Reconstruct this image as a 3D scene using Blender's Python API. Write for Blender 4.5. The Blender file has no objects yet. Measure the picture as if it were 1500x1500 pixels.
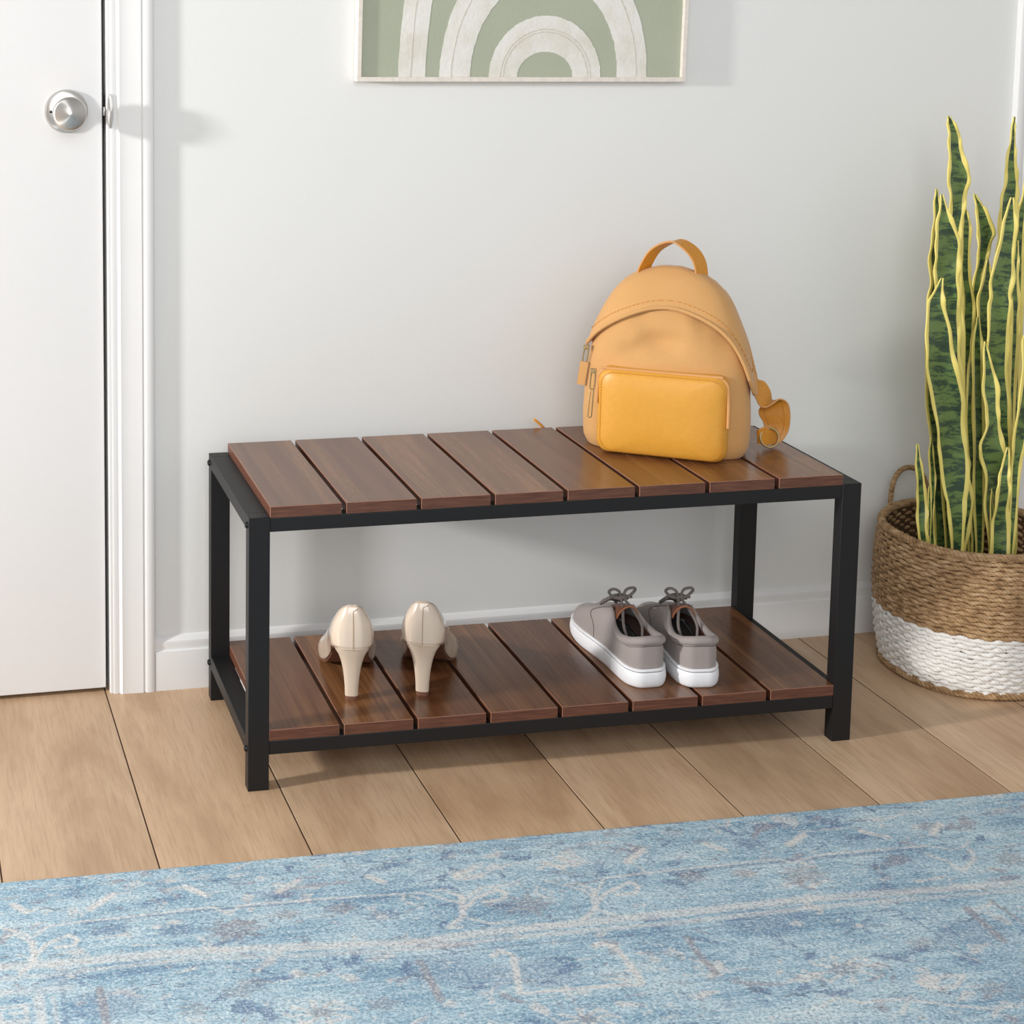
import bpy, bmesh, math, random
from mathutils import Vector, Matrix, Euler, noise
random.seed(7)
C = bpy.context.scene.collection
PI = math.pi

# ------------------------------------------------------------------ camera
F, PX, PY = 2402.0, 296.75, 236.9
CAM_LOC = Vector((-0.4655, -2.0893, 1.1132))
CAM_ROT = Euler((1.458, 0, -0.1901), 'XYZ')
cd = bpy.data.cameras.new('camera'); cam = bpy.data.objects.new('camera', cd); C.objects.link(cam)
cam.location = CAM_LOC; cam.rotation_euler = CAM_ROT
cd.sensor_width = 36; cd.lens = F / 1500 * 36
cd.shift_x = (750 - PX) / 1500; cd.shift_y = -(750 - PY) / 1500
cd.clip_start = 0.05; cd.clip_end = 50
bpy.context.scene.camera = cam
RM = CAM_ROT.to_matrix()

def ray(u, v):
    return RM @ Vector(((u - PX) / F, -(v - PY) / F, -1))
def at(u, v, y):                      # measured photo point -> real point at depth y
    d = ray(u, v); return CAM_LOC + d * ((y - CAM_LOC.y) / d.y)
def atz(u, v, z):                     # measured photo point -> real point at height z
    d = ray(u, v); return CAM_LOC + d * ((z - CAM_LOC.z) / d.z)

# ------------------------------------------------------------------ materials
def srgb(r, g, b):
    f = lambda c: (c / 12.92 if c <= 0.04045 else ((c + 0.055) / 1.055) ** 2.4)
    return (f(r / 255), f(g / 255), f(b / 255), 1)

class NT:
    def __init__(s, name):
        s.m = bpy.data.materials.new(name); s.m.use_nodes = True
        s.t = s.m.node_tree; s.b = s.t.nodes['Principled BSDF']
    def n(s, typ, **kw):
        nd = s.t.nodes.new(typ)
        for k, v in kw.items():
            if k.startswith('i_'):
                nd.inputs[k[2:].replace('_', ' ')].default_value = v
            else: setattr(nd, k, v)
        return nd
    def l(s, a, b): s.t.links.new(a, b)
    def coord(s, scale=(1, 1, 1), which='Object', loc=(0, 0, 0)):
        tc = s.n('ShaderNodeTexCoord'); mp = s.n('ShaderNodeMapping')
        mp.inputs['Scale'].default_value = scale; mp.inputs['Location'].default_value = loc
        s.l(tc.outputs[which], mp.inputs['Vector']); return mp.outputs['Vector']
    def noise(s, vec, scale=5, detail=4, rough=.5, dist=0):
        nd = s.n('ShaderNodeTexNoise'); nd.inputs['Scale'].default_value = scale
        nd.inputs['Detail'].default_value = detail; nd.inputs['Roughness'].default_value = rough
        nd.inputs['Distortion'].default_value = dist
        s.l(vec, nd.inputs['Vector']); return nd.outputs['Fac']
    def ramp(s, fac, stops, interp='LINEAR'):
        r = s.n('ShaderNodeValToRGB'); cr = r.color_ramp; cr.interpolation = interp
        while len(cr.elements) < len(stops): cr.elements.new(.5)
        for e, (p, c) in zip(cr.elements, stops): e.position = p; e.color = c
        s.l(fac, r.inputs['Fac']); return r.outputs['Color']
    def mix(s, fac, a, b, mode='MIX'):
        m = s.n('ShaderNodeMix', data_type='RGBA', blend_type=mode)
        for sock, v in ((m.inputs['Factor'], fac), (m.inputs[6], a), (m.inputs[7], b)):
            if hasattr(v, 'links'): s.l(v, sock)
            else: sock.default_value = v
        return m.outputs[2]
    def math(s, op, a, b=0.0, c=None):
        m = s.n('ShaderNodeMath', operation=op)
        for i, v in enumerate((a, b) if c is None else (a, b, c)):
            if hasattr(v, 'links'): s.l(v, m.inputs[i])
            else: m.inputs[i].default_value = v
        return m.outputs[0]
    def bump(s, h, strength=.2, dist=.002):
        b = s.n('ShaderNodeBump'); b.inputs['Strength'].default_value = strength
        b.inputs['Distance'].default_value = dist
        s.l(h, b.inputs['Height']); s.l(b.outputs['Normal'], s.b.inputs['Normal'])
    def base(s, v):
        if hasattr(v, 'links'): s.l(v, s.b.inputs['Base Color'])
        else: s.b.inputs['Base Color'].default_value = v
    def set(s, **kw):
        for k, v in kw.items(): s.b.inputs[k.replace('_', ' ')].default_value = v
        return s

BW = lambda v: (v, v, v, 1)
M = {}
def simple(name, col, rough=.5, metal=0, nscale=None, nstr=.15, ndist=.001, var=.06, **kw):
    t = NT(name); t.set(Roughness=rough, Metallic=metal, **kw)
    v = t.coord()
    f = t.noise(v, (nscale or 40), 4)
    lo = tuple(c * (1 - var) for c in col[:3]) + (1,); hi = tuple(min(1, c * (1 + var)) for c in col[:3]) + (1,)
    t.base(t.ramp(f, [(.3, lo), (.7, hi)]))
    if nscale: t.bump(f, nstr, ndist)
    M[name] = t.m; return t

simple('wall_paint', (.775, .785, .772), .75, nscale=330, nstr=.10, ndist=.0006, var=.008)
simple('trim_paint', (.78, .78, .775), .38, nscale=25, nstr=.04, var=.008)
simple('door_paint', (.74, .74, .74), .45, nscale=60, nstr=.03, var=.006)
simple('gap_shade', (.26, .235, .21), .8)
simple('floor_gap', srgb(74, 50, 34), .9)
simple('black_metal', (.009, .0085, .009), .5, nscale=700, nstr=.05, ndist=.0003, var=.1).set(Specular_IOR_Level=.35)
simple('bolt_metal', (.03, .03, .032), .25, metal=.8)
simple('gap_light_white', (.7, .68, .68), .8)
simple('brass', (.55, .42, .22), .3, metal=1)
simple('soil', (.03, .02, .014), .95, nscale=90, nstr=.8, ndist=.006, var=.4)

def brushed(name, col):
    t = NT(name); t.set(Metallic=1, Roughness=.33, Anisotropic=.9); t.base(col)
    tg = t.n('ShaderNodeTangent', direction_type='RADIAL', axis='Y'); t.l(tg.outputs[0], t.b.inputs['Tangent'])
    M[name] = t.m
brushed('brushed_nickel', (.62, .60, .57, 1))

# floor planks -------------------------------------------------------
PITCH, SEAM0 = 0.1965, -0.1505
def floor_mat():
    t = NT('oak_floor'); t.set(Roughness=.42)
    tc = t.n('ShaderNodeTexCoord'); sp = t.n('ShaderNodeSeparateXYZ'); t.l(tc.outputs['Object'], sp.inputs[0])
    idx = t.math('FLOOR', t.math('DIVIDE', t.math('SUBTRACT', sp.outputs[0], SEAM0), PITCH))
    wn = t.n('ShaderNodeTexWhiteNoise', noise_dimensions='1D'); t.l(idx, wn.inputs['W'])
    cb = t.n('ShaderNodeCombineXYZ')
    t.l(sp.outputs[0], cb.inputs[0])
    t.l(t.math('ADD', sp.outputs[1], t.math('MULTIPLY', wn.outputs['Value'], 17.3)), cb.inputs[1])
    t.l(t.math('MULTIPLY', wn.outputs['Value'], 9.1), cb.inputs[2])
    def mp(sc):
        m = t.n('ShaderNodeMapping'); m.inputs['Scale'].default_value = sc; t.l(cb.outputs[0], m.inputs['Vector']); return m.outputs[0]
    fine = t.noise(mp((1, .06, 1)), 260, 3, .6)
    mid = t.noise(mp((1, .16, 1)), 34, 5, .6, .6)
    big = t.noise(mp((1, .28, 1)), 9, 5, .6, .5)
    wv = t.n('ShaderNodeTexWave', wave_type='BANDS', bands_direction='X'); wv.inputs['Scale'].default_value = 14
    wv.inputs['Distortion'].default_value = 5; wv.inputs['Detail'].default_value = 3; wv.inputs['Detail Scale'].default_value = 1.1
    t.l(mp((1, .10, 1)), wv.inputs['Vector'])
    cross = t.noise(mp((.25, 1, 1)), 120, 3, .6)
    col = t.ramp(big, [(.30, (.425, .276, .165, 1)), (.5, (.56, .388, .247, 1)), (.72, (.63, .458, .307, 1))])
    col = t.mix(t.math('MULTIPLY', wv.outputs['Fac'], .10), col, (.40, .24, .135, 1))
    col = t.mix(t.math('MULTIPLY', t.ramp(mid, [(.45, BW(0)), (.8, BW(1))]), .35), col, (.40, .245, .14, 1))
    col = t.mix(t.math('MULTIPLY', t.ramp(fine, [(.46, BW(0)), (.72, BW(1))]), .5), col, (.35, .222, .132, 1))
    # knots
    vo = t.n('ShaderNodeTexVoronoi', feature='F1'); vo.inputs['Scale'].default_value = 3.6; t.l(mp((1, .55, 1)), vo.inputs['Vector'])
    kd = t.math('ADD', vo.outputs['Distance'], t.math('MULTIPLY', mid, .22))
    col = t.mix(t.math('MULTIPLY', t.ramp(kd, [(.15, BW(1)), (.30, BW(0))]), .6), col, (.25, .135, .07, 1))
    # plank tone
    tone = t.ramp(wn.outputs['Value'], [(0, (.93, .93, .93, 1)), (1, (1.05, 1.03, 1.0, 1))])
    col = t.mix(1.0, col, tone, 'MULTIPLY')
    t.base(col)
    t.bump(t.math('ADD', t.math('MULTIPLY', fine, .6), t.math('MULTIPLY', cross, .25)), .12, .0006)
    M['oak_floor'] = t.m
floor_mat()

def walnut():
    for nm, edge in (('walnut', False), ('walnut_front', True)):
        t = NT(nm); t.set(Roughness=.27 if not edge else .45)
        if not edge: t.set(Coat_Weight=.18, Coat_Roughness=.2)
        oi = t.n('ShaderNodeObjectInfo'); tc = t.n('ShaderNodeTexCoord')
        va = t.n('ShaderNodeVectorMath', operation='ADD'); t.l(tc.outputs['Object'], va.inputs[0])
        vs = t.n('ShaderNodeVectorMath', operation='SCALE'); t.l(oi.outputs['Location'], vs.inputs[0]); vs.inputs['Scale'].default_value = 13.7
        t.l(vs.outputs[0], va.inputs[1])
        def mp(sc):
            m = t.n('ShaderNodeMapping'); m.inputs['Scale'].default_value = sc; t.l(va.outputs[0], m.inputs['Vector']); return m.outputs[0]
        if edge:
            g = t.noise(mp((.06, 1, 1)), 420, 4, .6)
            t.base(t.ramp(g, [(.3, srgb(74, 42, 29)), (.55, srgb(100, 61, 44)), (.75, srgb(118, 74, 55))]))
        else:
            g = t.noise(mp((1, .018, 1)), 230, 4, .65, .15)
            w = t.noise(mp((1, .05, 1)), 34, 5, .6, .5)
            st = t.noise(mp((1, .03, 1)), 21, 1, .3)
            col = t.ramp(w, [(.3, srgb(94, 59, 36)), (.52, srgb(122, 81, 50)), (.74, srgb(152, 108, 70))])
            col = t.mix(t.math('MULTIPLY', t.ramp(st, [(.46, BW(0)), (.54, BW(1))]), .5), col, srgb(92, 55, 36))
            col = t.mix(t.math('MULTIPLY', t.ramp(g, [(.45, BW(0)), (.7, BW(1))]), .5), col, srgb(66, 38, 25))
            t.base(col); t.bump(g, .05, .0003)
        M[nm] = t.m
walnut()
simple('walnut_bevel', srgb(150, 106, 84), .4, nscale=80, nstr=.02, var=.1)

def canvas(name, col, scale=900, var=.1):
    t = NT(name); t.set(Roughness=.8, Sheen_Weight=.15)
    v = t.coord(); a = t.noise(v, scale, 2); b = t.noise(v, 14, 4)
    c = t.ramp(b, [(.3, tuple(x * (1 - var) for x in col[:3]) + (1,)), (.7, tuple(x * (1 + var * .6) for x in col[:3]) + (1,))])
    c = t.mix(t.math('MULTIPLY', a, .35), c, tuple(x * .72 for x in col[:3]) + (1,))
    t.base(c); t.bump(a, .25, .0005); M[name] = t.m
canvas('tan_canvas', srgb(206, 156, 96), 500, .05)
canvas('grey_canvas', srgb(154, 144, 140), 900, .05)
canvas('lace_fabric', srgb(118, 109, 104), 900, .05)
canvas('brown_lining', srgb(120, 66, 34), 700, .15)
canvas('dark_lining', srgb(40, 32, 28), 700, .15)
simple('amber_leather', srgb(214, 153, 56), .42, nscale=160, nstr=.05, ndist=.0005, var=.03)
simple('strap_leather', srgb(206, 138, 40), .45, nscale=260, nstr=.12, ndist=.0006, var=.08)
simple('leather_edge', srgb(206, 150, 92), .6)
simple('tongue_edge', srgb(160, 104, 74), .7)
simple('stitch_thread', srgb(196, 130, 40), .7)
simple('grey_thread', srgb(92, 82, 76), .8)
simple('white_rubber', (.80, .80, .82), .5, nscale=60, nstr=.03, var=.02)
simple('dark_rubber', (.10, .10, .11), .6)
t = simple('patent_leather', srgb(210, 192, 173), .22, nscale=8, nstr=.02, var=.03); t.set(Coat_Weight=1.0, Coat_Roughness=.05)
simple('heel_lacquer', srgb(208, 190, 170), .35, nscale=8, nstr=.02, var=.02)
simple('shoe_seam', srgb(164, 140, 112), .5)
simple('taupe_sole', srgb(112, 74, 58), .45, nscale=60, nstr=.05)
simple('nude_lining', srgb(205, 182, 152), .6)
simple('frame_wood', srgb(226, 218, 208), .6, nscale=120, nstr=.2, ndist=.0008, var=.08)

def art_mats():
    t = NT('sage_paint'); t.set(Roughness=.85)
    v = t.coord(); n = t.noise(v, 150, 4, .6); b = t.noise(v, 5, 3)
    t.base(t.ramp(b, [(.3, srgb(166, 172, 152)), (.7, srgb(174, 180, 161))])); t.bump(n, .3, .001); M['sage_paint'] = t.m
    t = NT('cream_paint'); t.set(Roughness=.8)
    v = t.coord(); n = t.noise(v, 130, 5, .65); b = t.noise(v, 22, 5, .6)
    c = t.ramp(b, [(.35, srgb(216, 212, 200)), (.55, srgb(226, 224, 218)), (.8, srgb(232, 230, 226))])
    t.base(c); t.bump(n, .5, .0015); M['cream_paint'] = t.m
    simple('paint_streak', srgb(208, 204, 192), .85, nscale=140, nstr=.4, ndist=.001, var=.08)
art_mats()

def leaf_mat():
    t = NT('snake_leaf'); t.set(Roughness=.4)
    uv = t.n('ShaderNodeUVMap'); uv.uv_map = 'UVMap'
    sp = t.n('ShaderNodeSeparateXYZ'); t.l(uv.outputs[0], sp.inputs[0])
    mp = t.n('ShaderNodeMapping'); mp.inputs['Scale'].default_value = (1, 1, 1); t.l(uv.outputs[0], mp.inputs[0])
    wob = t.noise(mp.outputs[0], 9, 5, .65)
    bands = t.n('ShaderNodeMapping'); bands.inputs['Scale'].default_value = (.30, 1, 1); t.l(uv.outputs[0], bands.inputs[0])
    bn = t.noise(bands.outputs[0], 6.6, 6, .74, .5)
    col = t.ramp(bn, [(.42, srgb(110, 132, 70)), (.50, srgb(94, 118, 62)), (.535, srgb(48, 70, 50)), (.66, srgb(34, 54, 42))])
    col = t.mix(t.math('MULTIPLY', wob, .3), col, srgb(70, 102, 56))
    att = t.n('ShaderNodeAttribute', attribute_name='across')
    ed = t.math('ADD', att.outputs['Fac'], t.math('MULTIPLY', t.math('SUBTRACT', wob, .5), .04))
    c = t.mix(t.ramp(ed, [(.735, BW(0)), (.765, BW(1))]), col, srgb(238, 220, 122))
    t.base(c); M['snake_leaf'] = t.m
leaf_mat()

def rope_mat(name, stops, ns=1.0):
    t = NT(name); t.set(Roughness=.75)
    uv = t.n('ShaderNodeUVMap'); uv.uv_map = 'UVMap'
    wv = t.n('ShaderNodeTexWave', wave_type='BANDS', bands_direction='DIAGONAL'); wv.inputs['Scale'].default_value = 1.0
    wv.inputs['Distortion'].default_value = 1.2; wv.inputs['Detail'].default_value = 2
    t.l(uv.outputs[0], wv.inputs['Vector'])
    v = t.coord((1, 1, 1)); n = t.noise(v, 60, 5, .65)
    h = t.coord((1, 1, 5)); n2 = t.noise(h, 55, 4, .6)
    t.base(t.mix(t.math('MULTIPLY', wv.outputs['Fac'], .35), t.ramp(t.math('ADD', t.math('MULTIPLY', n, .5), t.math('MULTIPLY', n2, .5)), stops), stops[0][1]))
    t.bump(t.math('ADD', t.math('MULTIPLY', wv.outputs['Fac'], .7), n), .5, .0012)
    M[name] = t.m
rope_mat('seagrass', [(.36, srgb(124, 93, 60)), (.5, srgb(182, 146, 105)), (.66, srgb(218, 188, 148))])
rope_mat('white_seagrass', [(.3, srgb(226, 222, 214)), (.5, srgb(240, 238, 234)), (.7, srgb(246, 246, 244))])
simple('basket_core', srgb(92, 66, 40), .9)

# ------------------------------------------------------------------ mesh helpers
class MB:
    def __init__(s): s.v = []; s.f = []; s.mi = []
    def add(s, v, f, mi=0):
        o = len(s.v); s.v += [tuple(p) for p in v]; s.f += [tuple(i + o for i in q) for q in f]; s.mi += [mi] * len(f) if isinstance(mi, int) else mi
        return s
    def box(s, a, b, mi=0):
        (x0, y0, z0), (x1, y1, z1) = a, b
        v = [(x0,y0,z0),(x1,y0,z0),(x1,y1,z0),(x0,y1,z0),(x0,y0,z1),(x1,y0,z1),(x1,y1,z1),(x0,y1,z1)]
        return s.add(v, [(0,3,2,1),(4,5,6,7),(0,1,5,4),(1,2,6,5),(2,3,7,6),(3,0,4,7)], mi)
    def grid(s, rows, close_u=False, close_v=False, mi=0):
        n, m = len(rows), len(rows[0]); v = [p for r in rows for p in r]; f = []
        for i in range(n if close_v else n - 1):
            for j in range(m if close_u else m - 1):
                a, b = i * m + j, i * m + (j + 1) % m; c, d = ((i + 1) % n) * m + (j + 1) % m, ((i + 1) % n) * m + j
                f.append((a, b, c, d))
        return s.add(v, f, mi)
    def cap(s, ring, flip=False, mi=0):
        n = len(ring); c = sum((Vector(p) for p in ring), Vector()) / n
        f = [((i + 1) % n, i, n) if flip else (i, (i + 1) % n, n) for i in range(n)]
        return s.add(list(ring) + [c], f, mi)
    def tube(s, pts, r, seg=8, closed=False, caps=True, mi=0):
        pts = [Vector(p) for p in pts]; n = len(pts); rows = []; up = None
        for i, p in enumerate(pts):
            a = pts[(i - 1) % n] if closed or i else p; b = pts[(i + 1) % n] if closed or i < n - 1 else p
            t = (b - a).normalized()
            if up is None: up = t.orthogonal().normalized()
            up = (up - t * up.dot(t)).normalized(); w = t.cross(up)
            rr = r[i] if isinstance(r, (list, tuple)) else r
            rows.append([p + (up * math.cos(2*PI*k/seg) + w * math.sin(2*PI*k/seg)) * rr for k in range(seg)])
        s.grid(rows, close_u=True, close_v=closed, mi=mi)
        if caps and not closed: s.cap(rows[0], True, mi); s.cap(rows[-1], False, mi)
        return s
    def lathe(s, prof, axis='z', seg=40, mi=0):        # prof: (radius, height)
        rows = []
        for r, h in prof:
            ring = []
            for k in range(seg):
                a = 2 * PI * k / seg; x, y = r * math.cos(a), r * math.sin(a)
                ring.append((x, y, h) if axis == 'z' else ((x, -h, y) if axis == 'y' else (h, x, y)))
            rows.append(ring)
        return s.grid(rows, close_u=True, mi=mi)
    def build(s, name, mats, parent=None, smooth=True, loc=None, bevel=0, angle=40, merge=True, subsurf=0, recalc=True):
        me = bpy.data.meshes.new(name); me.from_pydata(s.v, [], s.f)
        for m in (mats if isinstance(mats, (list, tuple)) else [mats]): me.materials.append(M[m])
        for p, i in zip(me.polygons, s.mi): p.material_index = i
        bm = bmesh.new(); bm.from_mesh(me)
        if merge: bmesh.ops.remove_doubles(bm, verts=bm.verts, dist=1e-6)
        bmesh.ops.dissolve_degenerate(bm, edges=bm.edges, dist=1e-7)
        if recalc: bmesh.ops.recalc_face_normals(bm, faces=bm.faces)
        bm.to_mesh(me); bm.free()
        o = bpy.data.objects.new(name, me); C.objects.link(o)
        if parent: o.parent = parent
        if loc: o.location = loc
        if smooth: me.shade_smooth()
        if bevel:
            b = o.modifiers.new('Bevel', 'BEVEL'); b.width = bevel; b.segments = 2; b.limit_method = 'ANGLE'; b.angle_limit = math.radians(40)
        if subsurf:
            m = o.modifiers.new('Sub', 'SUBSURF'); m.levels = m.render_levels = subsurf
        if smooth and angle and not subsurf:
            try: me.set_sharp_from_angle(angle=math.radians(angle))
            except Exception: pass
        return o

def tag(o, label=None, cat=None, group=None, kind=None):
    if label: o['label'] = label
    if cat: o['category'] = cat
    if group: o['group'] = group
    if kind: o['kind'] = kind
    return o
def empty(name, loc, rz=0):
    o = bpy.data.objects.new(name, None); C.objects.link(o); o.location = loc; o.rotation_euler = (0, 0, rz); o.empty_display_size = .05
    return o
def cr(pts, n, closed=False):                           # Catmull-Rom resample, n samples over equal parameter
    P = [Vector(p) for p in pts]; m = len(P); out = []
    segs = m if closed else m - 1
    for i in range(n):
        t = i * segs / (n if closed else n - 1); k = min(int(t), segs - 1); t -= k
        g = (lambda j: P[j % m]) if closed else (lambda j: P[max(0, min(m - 1, j))])
        a, b, c, d = g(k - 1), g(k), g(k + 1), g(k + 2)
        if not closed:
            if k == 0: a = b * 2 - c
            if k == segs - 1: d = c * 2 - b
        out.append(.5 * ((2 * b) + (c - a) * t + (2*a - 5*b + 4*c - d) * t*t + (3*b - a - 3*c + d) * t**3))
    return out
def lerp_table(tab, z):
    if z <= tab[0][0]: return tab[0][1]
    for (a, x), (b, y) in zip(tab, tab[1:]):
        if z <= b:
            t = (z - a) / (b - a); return x + (y - x) * t
    return tab[-1][1]
def ribbon(mb, pts, wid, width, thick, mi=0):           # strap of rectangular section: wid = direction of its width at each point
    rows = []; n = len(pts)
    for i, p in enumerate(pts):
        p = Vector(p); t = (Vector(pts[min(i + 1, n - 1)]) - Vector(pts[max(i - 1, 0)])).normalized()
        w = Vector(wid[i]); w = (w - t * w.dot(t)).normalized(); nn = t.cross(w)
        W = width[i] if isinstance(width, (list, tuple)) else width
        h = W / 2; q = thick / 2
        rows.append([p + w * h + nn * q, p - w * h + nn * q, p - w * h - nn * q, p + w * h - nn * q])
    mb.grid(rows, close_u=True, mi=mi); mb.cap(rows[0], True, mi); mb.cap(rows[-1], False, mi)
    return mb

# ------------------------------------------------------------------ room
YW = 0.350
XR = 3.2
mb = MB()
for k in range(-14, 18):                                 # planks with fine grooves between them
    x0 = SEAM0 + PITCH * k
    if k == -14: lo = x0
    mb.box((x0 + .0011, -3.2, -.012), (x0 + PITCH - .0011, .42, 0))
mb.box((lo, -3.2, -.03), (SEAM0 + PITCH * 18, .42, -.0007), 1)
fl = mb.build('floor', ['oak_floor', 'floor_gap'], smooth=False, bevel=.0003); tag(fl, kind='structure')

DX0, DX1 = -1.02, -0.1496                                 # door leaf
wb = MB()
wb.box((-3.0, YW, 0), (DX0 - .02, YW + .1, 2.5)); wb.box((-.1435, YW, 0), (XR, YW + .1, 2.5)); wb.box((DX0 - .02, YW, 2.06), (-.1435, YW + .1, 2.5))
tag(wb.build('wall_back', 'wall_paint', smooth=False, merge=False), kind='structure')

def base_profile(y0):                                     # (y, z) section of the baseboard, y0 = front face
    return [(YW, 0), (y0, 0), (y0, .0615), (y0 + .0006, .0635), (y0 + .003, .0648), (y0 + .0036, .068), (y0 + .0026, .073), (y0 + .0035, .078), (y0 + .0065, .082), (y0 + .009, .0850), (YW, .0862)]
def extrude_x(prof, x0, x1, mi=0):
    m = MB(); m.grid([[(x0, y, z) for y, z in prof], [(x1, y, z) for y, z in prof]], close_u=True)
    m.cap([(x0, y, z) for y, z in prof]); m.cap([(x1, y, z) for y, z in prof], True); return m
tag(extrude_x(base_profile(.3385), -.0735, 1.388).build('baseboard_back', 'trim_paint', angle=25), kind='structure')

def casing(x_in, sgn, name):                              # moulded door casing, section in (x, y)
    pr = [(0, YW), (0, .3440), (.002, .3420), (.0065, .3415), (.011, .3425), (.0125, .3400), (.0150, .3385), (.0190, .3390), (.030, .3386), (.042, .3378), (.0475, .3372), (.0495, .3390), (.0515, .3374), (.0555, .3366), (.0620, .3367), (.0655, .3380), (.0662, .340), (.0662, YW)]
    pts = [(x_in + sgn * a, y) for a, y in pr]
    m = MB(); m.grid([[(x, y, 0) for x, y in pts], [(x, y, 2.12) for x, y in pts]], close_u=True)
    m.cap([(x, y, 0) for x, y in pts]); m.cap([(x, y, 2.12) for x, y in pts], True)
    return tag(m.build(name, 'trim_paint', angle=30), kind='structure')
casing(-.1400, 1, 'trim_1')
casing(1.4545, -1, 'trim_2')
# jamb with strike plate
jb = MB(); jb.box((-.1438, .3425, 0), (-.125, .46, 2.05)); jo = tag(jb.build('trim_3', 'trim_paint', smooth=False, bevel=.001), kind='structure')
sp = MB(); zc = at(161, 163, .342).z
sp.lathe([(0, 0), (.026, 0), (.026, .0012), (.0245, .002), (0, .0022)], 'y', 36)
sp.v = [(x * .17, y, z) for x, y, z in sp.v]
so = sp.build('strike_plate', 'brushed_nickel', jo, loc=(-.1388, .3408, zc)); so['label'] = 'satin nickel strike plate'
db = MB(); db.box((DX0, .3515, .007), (DX1, .386, 2.04))
do = tag(db.build('door_1', 'door_paint', smooth=False, bevel=.0015), kind='structure')
# door knob
kc = at(97.3, 163, .349)
kn = MB(); kn.lathe([(0, 0), (.0325, 0), (.0325, .002), (.0305, .0055), (.024, .008), (.0, .0085)], 'y', 64)
kr = kn.build('door_knob', 'brushed_nickel', do, loc=(kc.x, .3515, kc.z), angle=30); kr['label'] = 'round satin nickel knob'
kb = MB(); kb.lathe([(.0, .006), (.0125, .006), (.0115, .012), (.0105, .022), (.0125, .029), (.0195, .0345), (.0235, .040), (.0250, .0460), (.0252, .0515), (.0246, .0535), (.0225, .0550), (.012, .0590), (.004, .0622), (0, .0630)], 'y', 72)
kb.build('knob_grip', 'brushed_nickel', kr, angle=50)
kk = MB(); kk.lathe([(0, .007), (.002, .007), (.002, .0105), (0, .0112)], 'y', 16); kk.v = [(x - .024, y, z) for x, y, z in kk.v]
kk.build('set_screw', 'bolt_metal', kr)
ed = MB(); ed.box((-.0012, -.010, -.026), (.0012, .010, .026)); ed.build('latch_plate', 'bolt_metal', do, loc=(DX1 + .0008, .364, zc), bevel=.0004)
lt = MB(); lt.box((0, -.006, -.008), (.0055, .006, .006)); lt.build('latch_bolt', 'brushed_nickel', do, loc=(DX1, .361, zc), bevel=.001)
# dark sheet in place of the shade behind and under the door
gp = MB(); gp.box((DX0 - .02, .395, 0), (-.1435, .41, 2.06)); tag(gp.build('door_gap_shade', 'gap_shade', smooth=False), kind='structure')

# ------------------------------------------------------------------ bench
BW_, BD, BH = .90, .309, .3877
LW, LD = .0293, .020
bench = empty('shoe_bench', (0, 0, 0), -.018)
tag(bench, 'two tier slatted walnut shoe bench with a black metal frame against the wall', 'bench')
def bpart(name, a, b, bev=.0012, mat='black_metal'):
    return MB().box(a, b).build(name, mat, bench, smooth=True, bevel=bev)
for sx in (0, 1):
    x0 = 0 if sx == 0 else BW_ - LW
    for y0 in (0, BD - LD):
        MB().box((0, 0, 0), (LW, LD, BH)).build('leg', 'black_metal', bench, loc=(x0, y0, 0), bevel=.0006)
    MB().box((0, 0, 0), (LW, BD - 2 * LD, .020)).build('end_rail', 'black_metal', bench, loc=(x0, LD, BH - .020), bevel=.0006)
    MB().box((0, 0, 0), (LW, BD - 2 * LD, .020)).build('end_rail', 'black_metal', bench, loc=(x0, LD, .0505), bevel=.0012)
ZT, ZL = BH - .0015, .0705
for zt in (ZT, ZL):
    for y0 in (.0005, BD - .0205):
        MB().box((LW, 0, -.020), (BW_ - LW, .020, 0)).build('long_rail', 'black_metal', bench, loc=(0, y0, zt), bevel=.0012)
SW, SG, ST = .0992, .0068, .0155
def slat_mesh():
    bm = bmesh.new()
    L = BD - .001
    vs = [bm.verts.new(p) for p in [(0,0,0),(SW,0,0),(SW,L,0),(0,L,0),(0,0,ST),(SW,0,ST),(SW,L,ST),(0,L,ST)]]
    for q, mi in (((0,3,2,1),0),((4,5,6,7),0),((0,1,5,4),1),((1,2,6,5),1),((2,3,7,6),1),((3,0,4,7),1)):
        bm.faces.new([vs[i] for i in q]).material_index = mi
    bm.edges.ensure_lookup_table()
    r = bmesh.ops.bevel(bm, geom=[e for e in bm.edges], offset=.00055, segments=1, affect='EDGES', material=2)
    me = bpy.data.meshes.new('slat'); bm.to_mesh(me); bm.free()
    for m in ('walnut', 'walnut_front', 'walnut_bevel'): me.materials.append(M[m])
    return me
sm = slat_mesh()
s0 = (BW_ - 8 * SW - 7 * SG) / 2
for zt in (ZT, ZL):
    for k in range(8):
        o = bpy.data.objects.new('slat', sm); C.objects.link(o); o.parent = bench
        o.location = (s0 + k * (SW + SG) + .0, .0002, zt)
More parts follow.
